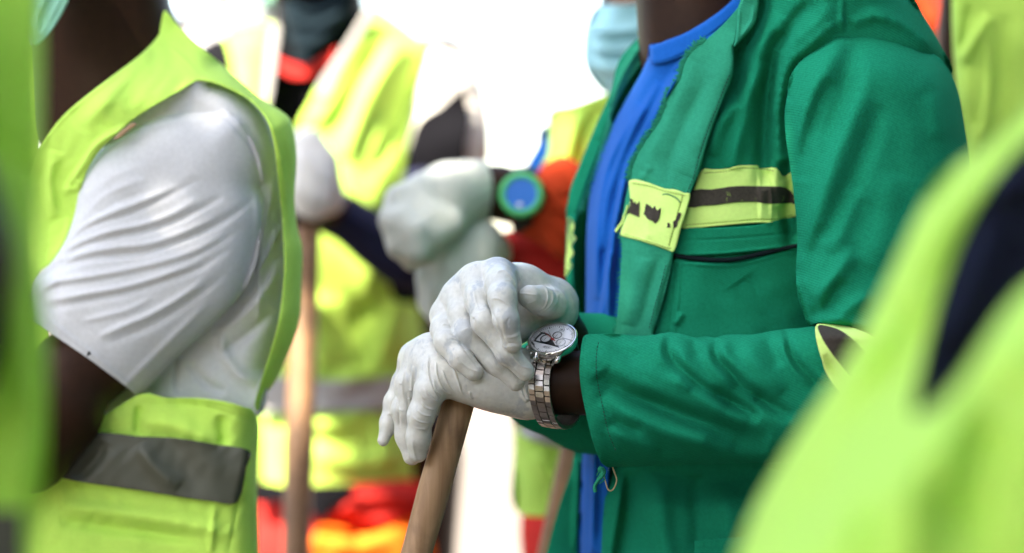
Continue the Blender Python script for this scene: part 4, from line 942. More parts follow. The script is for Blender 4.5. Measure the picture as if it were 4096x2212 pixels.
    flat('date_frame', [(1085, 318), (1120, 255), (1245, 258), (1215, 332)], -2.0, M['grey_ink']); flat('date_window', [(1108, 308), (1135, 270), (1220, 272), (1198, 318)], -1.9, M['dial'])
    flat('date_figure', [(1140, 292), (1150, 280), (1190, 282), (1180, 304), (1145, 303)], -1.8, M['ink'])
    for t in range(60):
        q = 2 * math.pi * t / 60; r0, r1, wd = (15.9, 17.3, .16) if t % 5 else (15.2, 17.4, .34)
        c, s = math.cos(q), math.sin(q)
        V = np.array([at(r0 * c - wd * s, r0 * s + wd * c, -2.1), at(r1 * c - wd * s, r1 * s + wd * c, -2.1), at(r1 * c + wd * s, r1 * s - wd * c, -2.1), at(r0 * c + wd * s, r0 * s - wd * c, -2.1)])
        add('minute_mark', np.vstack([V, V - n * .0001]), [(3, 2, 1, 0), (4, 5, 6, 7), (0, 1, 5, 4), (1, 2, 6, 5), (2, 3, 7, 6), (3, 0, 4, 7)], M['ink'], D, smooth=False)
    # small emblem near the rim: an oval outline with a row of strokes
    th = np.linspace(0, 2 * math.pi, 33)
    P = np.array([at(*dial(750 + 112 * math.cos(t) + 0 * t, 752 + 38 * math.sin(t) + 12 * math.cos(t)), -2.12) for t in th])
    add('emblem_oval', *tube(P, .00012, 5), M['grey_ink'], D)
    for k, X in enumerate(range(668, 812, 26)):
        Y = 742 + (X - 668) * .16
        flat('emblem_stroke', [(X, Y - 14), (X + 15, Y - 12), (X + 12 - 5 * (k % 2), Y + 16), (X + 3 + 4 * (k % 2), Y + 14)], -2.05, M['ink'])
    flat('hour_hand', [(782, 312), (802, 330), (896, 510), (868, 524), (790, 345)], -1.4, M['steel'])
    flat('minute_hand', [(905, 600), (938, 590), (1015, 710), (985, 716)], -1.4, M['dial'])
    flat('second_hand', [(650, 352), (690, 376), (905, 535), (980, 590), (970, 608), (930, 590), (890, 548), (690, 388)], -1.2, M['red_paint'])
    ell('hand_hub', 905, 560, 40, 28, -1.1, M['red_paint'])
    add('crystal', *lathe([(18.9, -1.3), (18.7, -.35), (16.5, .1), (9, .35), (.01, .45)]), M['glass'], root)
    # lugs, end link and the three-row bracelet
    path = [(2172, 1432, -19), (2163, 1470, -25.5), (2157, 1510, -29.5), (2157, 1552, -31), (2161, 1594, -30.5), (2170, 1634, -27.5), (2182, 1670, -22), (2198, 1694, -14), (2219, 1706, -3), (2246, 1700, 9), (2272, 1672, 20), (2290, 1620, 28), (2296, 1550, 31), (2288, 1470, 30), (2272, 1390, 25), (2254, 1325, 16), (2240, 1296, 6)]
    Pth = W(*np.array(path).T); 
    dense = catmull(Pth, 12, False); cum = np.r_[0, np.cumsum(np.linalg.norm(np.diff(dense, axis=0), axis=1))]
    def pos(s): return np.array([np.interp(s, cum, dense[:, i]) for i in range(3)])
    ctr = W(2232, 1550, 0); ax = np.array([.955, -.16, -.10]); ax /= np.linalg.norm(ax)
    def block(name, s0, s1, a0, a1, th, mat, par=root):
        prof = []
        for s, k in ((s0, .62), (s0 + .0004, .95), ((s0 + s1) / 2, 1.06), (s1 - .0004, .95), (s1, .62)):
            p = pos(s); t = pos(s + .0005) - pos(s - .0005); t /= np.linalg.norm(t); o = np.cross(ax, t); o /= np.linalg.norm(o)
            if o @ (p - ctr) < 0: o = -o
            prof.append((p - o * th * .5, p + o * th * (k - .5)))
        V, m = [], len(prof)
        for a in (a0, a0 + .0003, a1 - .0003, a1):
            kk = .85 if a in (a0, a1) else 1.0
            for lo_, hi_ in prof: V += [p for p in (lo_ + ax * a, lo_ + (hi_ - lo_) * kk + ax * a)]
        V = np.array(V); st = 2 * m; F = []
        for c in range(3):
            for i in range(m - 1):
                b = c * st + 2 * i
                F.append((b + 1, b + 3, b + 3 + st, b + 1 + st)); F.append((b, b + st, b + 2 + st, b + 2))
            F.append((c * st, c * st + 1, c * st + st + 1, c * st + st)); e = c * st + 2 * (m - 1); F.append((e, e + st, e + st + 1, e + 1))
        for c in (0, 3):
            for i in range(m - 1):
                b = c * st + 2 * i; q = (b, b + 2, b + 3, b + 1); F.append(q if c == 0 else q[::-1])
        o = add(name, V, F, mat, par, smooth=False)
        return o
    L = 0.0086; total = cum[-1]; s = .0065; k = 0; pitch = .0088
    while s + L < total - .006:
        block('center_link', s - .0022, s + L - .0022, -.0034, .0034, .0032, M['steel_brushed'])
        block('outer_link', s + .0012, s + L + .0012, -.0088, -.0038, .0030, M['steel_brushed'])
        block('outer_link', s + .0012, s + L + .0012, .0038, .0088, .0030, M['steel_brushed'])
        s += pitch; k += 1
    block('end_link', .000, .0068, -.0078, .0078, .0044, M['steel'])
    # two lugs that taper from the case to the bracelet
    def lug(a, w0):
        t12 = np.array([-.298, -.739, -.604]); t12 /= np.linalg.norm(t12)
        p0 = O + t12 * .0160 - n * .0050 + ax * a; p1 = O + t12 * .0215 - n * .0062 + ax * a * .98; p2 = pos(.0075) + ax * a * 1.0
        mid = (p1 + p2) / 2 + n * .0012 + np.array([0, -.0008, 0])
        C3 = catmull(np.stack([p0, p1, mid, p2]), 5, False)
        add('lug', *tube(C3, np.interp(np.arange(len(C3)), [0, len(C3) - 1], [w0 * 1.5, w0 * .75]), 12), M['steel'], case)
    lug(-.0092, .0017); lug(.0092, .0020)
wristwatch()

# ------------------------------------------------------------------ helpers for the people around him
def dmm(D): return (D - 2.0) * 1000
def vest_panel(parent, name, outline, D, mat, edge=(), folds=(), bulge=None, h=10, thick=3, nz=((3.0, 260, 1),), back=None, smooth_n=6, extra=None, **p):
    fn = (lambda x, y: dmm(D) + 0 * x) if bulge is None else (lambda x, y: dmm(D) + bulge(x, y))
    return sheet(name, outline, mat, parent, fn, h, folds, edge, back, thick, list(nz), smooth_n, extra, **p)
def rel(px, D): return (px - 2048) * SC * D
def hz(py, D): return CAM_Z - (py - 1106) * SC * D

# ------------------------------------------------------------------ left: the worker in a white T-shirt under a yellow vest, facing left
def tee_worker():
    D = 2.13; bx, by = rel(600, 2.35), .35
    arm = [(*W(800, 620, dmm(2.20)), .030), (*W(560, 1150, dmm(2.148)), .030), (*W(400, 1440, dmm(2.140)), .033), (*W(285, 1490, dmm(2.132)), .036), (*W(215, 1640, dmm(2.115)), .041), (*W(110, 1790, dmm(2.10)), .038), (*W(-300, 1800, dmm(2.10)), .034), (*W(-700, 1740, dmm(2.08)), .028), (*W(-1000, 1700, dmm(2.08)), .022)]
    G = body_groups(bx, by, 1.335, (-1, 0), head=np.array([rel(180, 2.3), by - .03, 1.56]), half=.075, deep=.05, arms=[arm])
    G.append((.02, .02, [('c', W(500, 420, dmm(2.275)), .060, W(370, -150, dmm(2.26)), .064), ('c', W(372, 480, dmm(2.28)), .056, W(350, -100, dmm(2.27)), .056)]))
    P = person('person in a yellow vest over a white T-shirt, dark neck bare, facing left', G, (bx, by), .008)
    trousers(P, bx, by, (-1, 0), M['navy'], half=.10, deep=.07, hip_z=.80)
    tor = lambda x, y: dmm(2.17) + 0.00010 * (x - 640) ** 2 * .35
    # shirt body and sleeve
    sb = [(795, 318), (870, 322), (960, 366), (1045, 440), (1096, 541), (1122, 640), (1140, 795), (1155, 994), (1150, 1150), (1125, 1305), (1075, 1480), (1040, 1660), (800, 1700), (430, 1700), (300, 1500), (300, 1000), (350, 700), (560, 430)]
    S = sheet('shirt', sb, M['tee'], P, lambda x, y: dmm(2.165) - 38 * sstep(y, 1000, 450), 7,
              [([(1110, 640), (1090, 760), (1060, 900), (1040, 1080), (1035, 1300)], 14, 3), ([(1120, 900), (1080, 1000), (1030, 1090)], 14, 5), ([(1130, 1040), (1060, 1160), (960, 1270), (880, 1330)], 18, 6, 26), ([(1090, 1240), (1000, 1330), (880, 1420)], 22, -6),
               ([(880, 1330), (900, 1420), (960, 1500), (1030, 1530)], 22, 6), ([(760, 1450), (820, 1530), (900, 1570)], 20, -5), ([(700, 1420), (705, 1570)], 10, -4), ([(870, 560), (930, 590), (990, 660), (1036, 760), (1054, 870)], 5, 2)],
              edge=[([(870, 322), (960, 366), (1045, 440), (1096, 541), (1122, 640), (1140, 795), (1155, 994), (1125, 1305), (1075, 1480)], 120, 50)], nz=[(1.6, 140, 3)], back=lambda x, y: dmm(2.27) + 0 * x)
    sl = [(800, 410), (850, 420), (930, 455), (990, 530), (1040, 640), (1055, 760), (1050, 880), (1020, 1060), (960, 1180), (890, 1260), (800, 1345), (700, 1440), (620, 1520), (556, 1578), (520, 1558), (440, 1498), (350, 1432), (240, 1358), (160, 1306), (118, 1278), (112, 1200), (120, 1150), (143, 1106), (205, 1050), (250, 985), (275, 930), (300, 850), (322, 745), (372, 636), (450, 556), (560, 480), (690, 425)]
    def z3(*q): return [(a * .795, b * .795) for a, b in q]
    def z4(*q): return [(a * .795, 1106 + b * .795) for a, b in q]
    f = [(z3((560, 720), (700, 640), (850, 580), (1040, 562), (1130, 590), (1230, 690), (1300, 800), (1325, 880)), 6, -3, 9, False),
         (z3((640, 690), (760, 640), (900, 612), (1040, 600)), 16, 4), (z3((520, 800), (640, 700), (760, 640)), 12, -3),
         (z3((300, 1290), (380, 1190), (480, 1130), (640, 1085), (780, 1020), (900, 960), (1010, 900)), 10, -4, 16), (z3((320, 1240), (420, 1140), (560, 1070), (720, 1010), (880, 940)), 16, 4.5),
         (z3((300, 1330), (420, 1240), (560, 1200), (720, 1170), (850, 1130), (1000, 1060), (1120, 990)), 11, -5, 20), (z3((380, 1230), (560, 1165), (720, 1130), (860, 1080), (1000, 1000)), 15, 5),
         (z3((260, 1370), (420, 1310), (560, 1290), (720, 1275), (860, 1235), (1000, 1180), (1150, 1100), (1280, 1000)), 12, -5.5, 22), (z3((360, 1290), (560, 1250), (760, 1225), (920, 1170), (1080, 1100)), 15, 5),
         (z3((450, 1110), (520, 1060), (600, 1010), (760, 950)), 12, -3), (z3((420, 1090), (520, 990), (640, 930), (740, 900)), 14, 3), (z3((480, 950), (600, 870), (720, 830)), 18, 2.5),
         (z4((280, 60), (450, 30), (650, -10), (850, -60), (1060, -140), (1240, -260)), 12, -5, 24), (z4((300, 20), (520, -10), (760, -60), (960, -120), (1130, -210)), 16, 5),
         (z4((420, 130), (620, 90), (820, 30), (1000, -40), (1160, -140)), 14, -5, 24), (z4((420, 90), (640, 50), (840, -10), (1020, -80)), 16, 4.5), (z4((640, 300), (760, 250), (880, 180), (1020, 80), (1140, -20)), 16, -5, 22),
         (z4((620, 250), (760, 190), (900, 110), (1020, 30)), 16, 4.5), (z4((700, 480), (800, 380), (920, 260), (1050, 130)), 18, 5), (z4((520, 200), (640, 170), (760, 110)), 14, 3),
         (z4((240, 140), (380, 230), (520, 320), (640, 410), (720, 500)), 4, -1.2), (z4((180, 100), (220, 60), (300, 20)), 12, 3), (z4((210, 190), (440, 370), (560, 470), (685, 575)), 6, 1.6),
         (z3((1280, 960), (1300, 1080), (1290, 1250)), 12, 3)]
    def stretch(q):
        p = [np.array(v, float) for v in q[0]]; return ([tuple(p[0] + (p[0] - p[1]) * .9)] + list(q[0]),) + tuple(q[1:])
    f = [f[0]] + [stretch(q) for q in f[1:-3]] + f[-3:]
    sheet('sleeve', sl, M['tee'], P, lambda x, y: dmm(2.105) - .012 * (y - 900) + 0 * x, 5, [f[0]] + [amp([q], .22 + .42 * rng.random(), .85)[0] for q in f[1:-3]] + f[-3:],
          edge=[([(1055, 760), (1050, 880), (960, 1180), (800, 1345), (700, 1440), (556, 1578)], 330, 48), ([(800, 410), (930, 455), (990, 530), (1055, 760)], 160, 16), ([(800, 410), (690, 425), (560, 480), (450, 556), (372, 636), (322, 745), (300, 850), (250, 985), (143, 1106), (112, 1200)], 190, 30)],
          nz=[(.7, 150, 8)], soften=3, back=lambda x, y: dmm(2.185) - .012 * (y - 900) + 0 * x)
    # vest: shoulder and chest in front of the armhole, strip behind it, belt of tape below
    vf = [(655, 44), (640, 120), (628, 150), (556, 223), (397, 342), (262, 453), (159, 580), (130, 650), (60, 900), (20, 1300), (0, 1700), (-30, 2400), (1030, 2400), (1036, 2212), (1028, 1901), (1036, 1702), (1010, 1640), (994, 1633), (900, 1606), (795, 1592), (660, 1590), (556, 1576), (330, 1690), (230, 1480), (190, 1330), (165, 1220), (143, 1106), (207, 1050), (262, 962), (302, 859), (330, 735), (374, 636), (445, 556), (556, 461), (700, 376), (760, 340), (800, 322), (880, 340), (990, 396), (1060, 470), (1092, 560), (1110, 700), (1130, 900), (1135, 1100), (1110, 1300), (1060, 1470), (1018, 1620),
          (1046, 1640), (1062, 1580), (1113, 1504), (1193, 1305), (1206, 1146), (1210, 994), (1190, 914), (1178, 795), (1187, 636), (1174, 517), (1145, 458), (1040, 392), (954, 318), (880, 250), (795, 180), (720, 110), (680, 60)]
    vfolds = [(z3((980, 400), (1080, 395), (1210, 460), (1310, 545), (1390, 700), (1440, 1000), (1460, 1200)), 9, 2.5), (z3((880, 480), (740, 570), (580, 700), (480, 800), (410, 930), (370, 1090)), 9, 2.5), (z3((800, 200), (700, 290), (500, 440), (340, 570), (210, 720)), 8, 2),
              (z3((640, 640), (500, 720), (420, 830), (350, 930), (320, 980)), 14, 6), (z3((330, 950), (380, 950), (400, 900)), 10, 6), (z3((760, 250), (680, 340), (560, 480), (420, 640)), 30, 5), (z3((860, 240), (940, 310), (1000, 380)), 5, 1.5), (z3((280, 760), (250, 900), (270, 1100)), 24, 7), (z3((350, 1100), (330, 1200), (290, 1300)), 16, 5),
              (z4((700, 600), (1000, 615), (1150, 640), (1310, 690)), 10, 3), (z4((690, 640), (1000, 650), (1150, 690), (1300, 730)), 6, -2), (z4((700, 650), (690, 800)), 16, -6), (z4((1110, 700), (1130, 850)), 22, -7), (z4((1260, 860), (1200, 1140), (1150, 1390)), 6, -3),
              (z4((300, 1150), (600, 1190), (900, 1240), (1180, 1300)), 30, 7), (z4((300, 1230), (600, 1270), (1000, 1320)), 24, -6), (z4((700, 720), (900, 760), (1100, 830)), 30, 5), (z4((1080, 1150), (1060, 1390)), 14, 4)]
    Vv = sheet('vest', vf, M['hivis'], P, lambda x, y: dmm(2.135) - 6 * sstep(y, 1500, 1700) - 26 * sstep(y, 900, 480) + 80 * sstep(y, 440, 80) + 25 * sstep(x, 450, 120) * sstep(y, 1500, 1200), 7, vfolds,
               edge=[([(880, 250), (954, 318), (1040, 392), (1145, 458), (1174, 517), (1187, 636), (1178, 795), (1190, 914), (1210, 994), (1206, 1146), (1193, 1305), (1113, 1504), (1062, 1580), (1036, 1702), (1028, 1901), (1036, 2212)], 120, 55)],
               nz=[(2.2, 200, 13), (.6, 60, 14)], thick=2, smooth_n=3)
    bd = [(326, 1734), (430, 1732), (560, 1746), (700, 1752), (850, 1776), (998, 1802), (985, 1870), (950, 2008), (850, 2006), (700, 1985), (560, 1962), (430, 1944), (286, 1921), (175, 1885), (210, 1850), (270, 1800)]
    sheet('reflective_band', bd, M['reflect'], Vv, lambda x, y: dmm(2.126) - 6 + 0 * x, 6, vfolds + [(z4((520, 830), (480, 920), (380, 1020)), 26, -4), (z4((700, 850), (780, 960), (900, 1060)), 30, 4)], nz=[(2.2, 200, 13), (.3, 70, 15)], edge=[([(998, 1802), (985, 1870), (950, 2008)], 30, 6)], thick=1.5, smooth_n=3)
    sheet('vest_far_side', [(40, 150), (130, 210), (165, 260), (170, 360), (150, 560), (120, 760), (20, 900)], M['hivis'], Vv, lambda x, y: dmm(2.33) + 0 * x, 9, nz=[(3, 150, 4)], thick=3)
    # inside of the vest's other half, seen under the arm
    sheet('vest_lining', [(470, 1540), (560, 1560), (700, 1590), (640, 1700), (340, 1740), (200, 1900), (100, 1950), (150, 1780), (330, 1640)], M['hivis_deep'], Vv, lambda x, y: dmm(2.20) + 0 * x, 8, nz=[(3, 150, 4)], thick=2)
    # small print on the shirt by the vest edge, loose black thread on the vest, thread at the hem
    tp = lambda q, D_, r: tube(np.array([W(a, b, dmm(D_)) for a, b in catmull(q, 6, False)]), r, 5)
    for q_, d_, r_ in (([(1096, 530), (1108, 528), (1118, 548)], 2.126, .0007), ([(1100, 530), (1110, 580), (1118, 620), (1126, 628)], 2.126, .0006), ([(350, 1424), (356, 1408), (362, 1420)], 2.085, .0009)): add('loose_thread', *tp(q_, d_, r_), M['strap_dark'], P)
    sheet('chest_print', [(455, 556), (480, 528), (505, 508), (525, 494), (545, 494), (538, 506), (510, 526), (480, 552)], plain('tan_print', (.35, .22, .12), .7), S, lambda x, y: dmm(2.10) + 0 * x, 4, thick=.6)
    # mask at the top left corner
    sheet('face_mask', [(60, -200), (120, -60), (90, 60), (110, 150), (140, 182), (190, 140), (240, 70), (275, 0), (330, -120), (300, -260)], M['mask_green'], P, lambda x, y: dmm(2.12) + 0 * x, 8, [([(200, -40), (150, 60), (140, 150)], 12, 3), ([(250, -20), (190, 90), (150, 160)], 8, 2)], nz=[(2, 90, 2)], thick=3, back=lambda x, y: dmm(2.17) + 0 * x)
tee_worker()

# ------------------------------------------------------------------ hands for people further off
def far_glove(P, chains, mat, h=.003, k=.007, label=None):
    V, F = solid([(.006 if i == 0 else k, .012 if i == 0 else .005, c) for i, c in enumerate(chains)], h, 3)
    o = add('glove', V, F, mat, P)
    if label: o['label'] = label

# ------------------------------------------------------------------ behind: masked worker with the green watch
def masked_worker():
    D = 2.58; bx, by = rel(2640, D + .12), D + .12 - 2
    arm = [(*W(2400, 620, dmm(2.66)), .034), (*W(2440, 900, dmm(2.54)), .030), (*W(2330, 840, dmm(2.505)), .030), (*W(2160, 810, dmm(2.50)), .030), (*W(1985, 770, dmm(2.485)), .027), (*W(1840, 760, dmm(2.47)), .022)]
    arm2 = [(*W(2700, 560, dmm(2.74)), .042), (*W(2650, 1080, dmm(2.66)), .036), (*W(2300, 1080, dmm(2.58)), .030), (*W(2050, 1060, dmm(2.55)), .024), (*W(1900, 1030, dmm(2.53)), .020)]
    G = body_groups(bx, by, 1.315, (-.85, -.5), head=np.array([rel(2720, D + .05), by - .02, 1.49]), half=.12, deep=.06, arms=[arm, arm2])
    P = person('person in a pale blue face mask behind the green jacket, orange sleeves, green watch', G, (bx, by), .009)
    trousers(P, bx, by, (-.85, -.5), M['red'], half=.15, deep=.085, hip_z=.86)
    # mask with its pleats and ear strap
    mk = [(2395, 22), (2360, 60), (2340, 120), (2332, 200), (2340, 270), (2375, 330), (2420, 372), (2480, 360), (2560, 270), (2568, 150), (2572, 30), (2500, 18)]
    mm = sheet('face_mask', mk, M['mask'], P, lambda x, y: dmm(2.52) + 0 * x, 6, [([(2345, 120), (2450, 130), (2560, 120)], 7, 7, 20), ([(2340, 190), (2450, 205), (2560, 190)], 7, 7, 20), ([(2350, 260), (2450, 280), (2550, 250)], 7, 7, 20)],
               edge=[([(2395, 22), (2340, 120), (2332, 200), (2340, 270), (2420, 372)], 90, 55)], nz=[(1.5, 80, 2)], thick=3, back=lambda x, y: dmm(2.60) + 0 * x)
    add('ear_strap', *tube(np.array([W(2570, 70, dmm(2.52)), W(2640, 30, dmm(2.53)), W(2720, -20, dmm(2.55))]), .003, 6), M['mask'], mm)
    add('hair', *solid([(.02, .02, [('e', np.array([rel(2720, D + .05) + .012, by - .015, 1.545]), np.array([.098, .09, .085]))])], .008), M['hair'], P)
    # shirt shoulder, vest, bands
    ro = [(2190, 500), (2150, 580), (2110, 650), (2082, 720), (2090, 800), (2200, 900), (2500, 900), (2500, 480)]
    sheet('shirt', ro, M['royal'], P, lambda x, y: dmm(2.58) + 0 * x, 9, edge=[([(2190, 500), (2150, 580), (2110, 650), (2082, 720)], 70, 40)], nz=[(3, 150, 3)], back=lambda x, y: dmm(2.70) + 0 * x)
    vo = [(2205, 440), (2300, 420), (2440, 370), (2640, 330), (2760, 420), (2780, 2060), (2500, 2080), (2250, 2065), (2062, 2040), (2056, 1800), (2060, 1500), (2090, 1250), (2120, 1000), (2120, 720), (2160, 600), (2190, 500)]
    V = sheet('vest', vo, M['hivis'], P, lambda x, y: dmm(2.555) + 0 * x, 9, [([(2320, 460), (2280, 600), (2240, 740)], 26, 8), ([(2400, 430), (2330, 560), (2300, 720)], 26, -7), ([(2150, 1800), (2200, 1900), (2300, 1960)], 40, 10), ([(2260, 1250), (2220, 1400), (2240, 1560)], 30, 8)],
              edge=[([(2205, 440), (2160, 600), (2120, 720), (2120, 1000), (2060, 1500), (2062, 2040)], 130, 75)], nz=[(4, 200, 5)], thick=3)
    sheet('reflective_band', [(2066, 1570), (2200, 1590), (2400, 1620), (2600, 1640), (2600, 1790), (2400, 1770), (2240, 1790), (2064, 1720)], M['reflect_light'], V, lambda x, y: dmm(2.548) + 0 * x, 9, edge=[([(2066, 1570), (2064, 1720)], 130, 75)], nz=[(4, 200, 5)], thick=2)
    # orange sleeves
    oc = lambda *q: [('c', W(a[0], a[1], dmm(a[2])), a[3], W(b[0], b[1], dmm(b[2])), b[3]) for a, b in zip(q[:-1], q[1:])]
    V2, F2 = solid([(.01, .015, oc((2470, 900, 2.53, .055), (2400, 850, 2.50, .050), (2250, 810, 2.49, .040), (2190, 830, 2.49, .036)) + oc((2240, 800, 2.47, .030), (2215, 930, 2.48, .026)))], .005, 2)
    V2 = V2 + vnormals(V2, F2) * (ripple(topx(V2), 7.0, 90, 4)[:, None] + fold_field(topx(V2), [([(2200, 860), (2300, 900), (2420, 960)], 16, -7), ([(2230, 780), (2320, 800), (2420, 860)], 14, -6), ([(2180, 900), (2240, 960), (2330, 1000)], 14, -6)])[:, None]) / 1000
    add('sleeve', V2, F2, M['orange_red'], P)
    V2, F2 = solid([(.01, .015, oc((2650, 1120, 2.66, .05), (2330, 1090, 2.585, .046), (2150, 1060, 2.565, .040), (2060, 1050, 2.55, .034)))], .006, 2)
    add('sleeve', V2, F2, M['red'], P)
    # gloved hands, one over the other
    c = lambda *q: chain([(a, b, dmm(d), r) for a, b, d, r in q])
    far_glove(P, [c((1872, 752, 2.47, 29), (1790, 775, 2.455, 30), (1700, 800, 2.455, 25)) + c((1880, 800, 2.475, 25), (1760, 870, 2.45, 27), (1650, 870, 2.45, 25)) + c((1925, 690, 2.485, 12), (1922, 850, 2.485, 12)),
                  c((1690, 770, 2.44, 20), (1600, 800, 2.43, 15), (1566, 880, 2.42, 13), (1590, 990, 2.42, 11)), c((1680, 830, 2.43, 20), (1612, 890, 2.41, 15), (1608, 980, 2.41, 13), (1650, 1045, 2.42, 11)),
                  c((1720, 880, 2.42, 19), (1660, 930, 2.40, 14), (1668, 1000, 2.40, 13), (1710, 1020, 2.42, 11)), c((1790, 900, 2.425, 17), (1730, 940, 2.41, 13), (1750, 970, 2.42, 11)), c((1800, 760, 2.50, 17), (1660, 800, 2.51, 13), (1600, 880, 2.50, 11))], M['glove_cloth'], label='upper white fabric glove with its cuff at the green watch')
    far_glove(P, [c((1950, 1010, 2.495, 25), (1890, 990, 2.48, 31), (1800, 1020, 2.47, 30)) + c((1940, 1090, 2.51, 23), (1860, 1100, 2.49, 28), (1790, 1130, 2.48, 22)),
                  c((1830, 960, 2.48, 20), (1750, 1010, 2.47, 15), (1715, 1110, 2.46, 13), (1712, 1220, 2.47, 11)), c((1850, 1000, 2.465, 20), (1790, 1060, 2.45, 15), (1755, 1160, 2.45, 13), (1745, 1260, 2.46, 11)), c((1900, 1040, 2.46, 19), (1835, 1120, 2.45, 14), (1800, 1210, 2.45, 13), (1790, 1290, 2.46, 11)),
                  c((1940, 1080, 2.465, 17), (1880, 1160, 2.455, 13), (1850, 1240, 2.46, 11)), c((1920, 980, 2.54, 16), (1800, 1000, 2.55, 13), (1740, 1080, 2.54, 11))], M['glove_cloth'], label='lower white fabric glove hanging below the other')
    # green watch, its blue face towards the camera
    wc = W(2086, 778, dmm(2.44)); X = np.array([1.0, 0, 0]); fw = np.array([-.10, -.985, .13]); fw /= np.linalg.norm(fw); X = np.cross([0, 0, 1.0], fw); X /= np.linalg.norm(X); Y = np.cross(fw, X)
    def lathe(prof, k=48):
        V, F = [], []
        for r, z in prof:
            for t in 2 * math.pi * np.arange(k) / k: V.append(wc + (X * math.cos(t) + Y * math.sin(t)) * r + fw * z)
        for i in range(len(prof) - 1):
            for j in range(k): F.append((i * k + j, i * k + (j + 1) % k, (i + 1) * k + (j + 1) % k, (i + 1) * k + j))
        return np.array(V), F
    R = empty('wristwatch', tuple(wc), label='chunky green wristwatch with a round blue face above the white glove cuff', category='watch')
    add('case', *lathe([(.0001, -.011), (.019, -.011), (.0228, -.006), (.0232, 0), (.021, .0035), (.0175, .004), (.0162, .002)]), M['rubber_green'], R)
    add('dial', *lathe([(.0164, .0022), (.0001, .0022)]), M['blue_face'], R)
    ac = np.array([.97, .0, .08]); st = []
    for t in np.linspace(0, 2 * math.pi, 40):
        st.append(wc + np.array([.002, .0445, -.004]) + np.array([0, -math.cos(t), math.sin(t)]) * .0315)
    st = np.array(st); V, F = [], []
    for p in st:
        o = p - (wc + np.array([.002, .0445, -.004])); o /= np.linalg.norm(o)
        V += [p - ac * .011, p + ac * .011, p + ac * .011 + o * .003, p - ac * .011 + o * .003]
    for i in range(len(st) - 1):
        for j in range(4): F.append((i * 4 + j, i * 4 + (j + 1) % 4, i * 4 + 4 + (j + 1) % 4, i * 4 + 4 + j))
    add('strap', V, F, M['strap_dark'], R)
    glint = [wc + X * a + Y * b + fw * .0032 for a, b in ((-.004, -.009), (.001, -.009), (.001, -.013), (-.004, -.013))]  # white glint put onto the blue face as a small raised plate
    add('subdial_or_glint', np.vstack([glint, np.array(glint) - fw * .0006]), [(0, 1, 2, 3), (7, 6, 5, 4), (0, 4, 5, 1), (1, 5, 6, 2), (2, 6, 7, 3), (3, 7, 4, 0)], M['dial'], R)
masked_worker()
a = W(2375, 1450, dmm(2.43)); b = W(2215, 2212, dmm(2.43)); e = (b - a) / (a[2] - b[2])
pole('wooden_handle', 'pale brown wooden handle slanting behind the green jacket hem, right of the open ground', a - e * .05, a + e * a[2], .0155, M['wood_pale'])

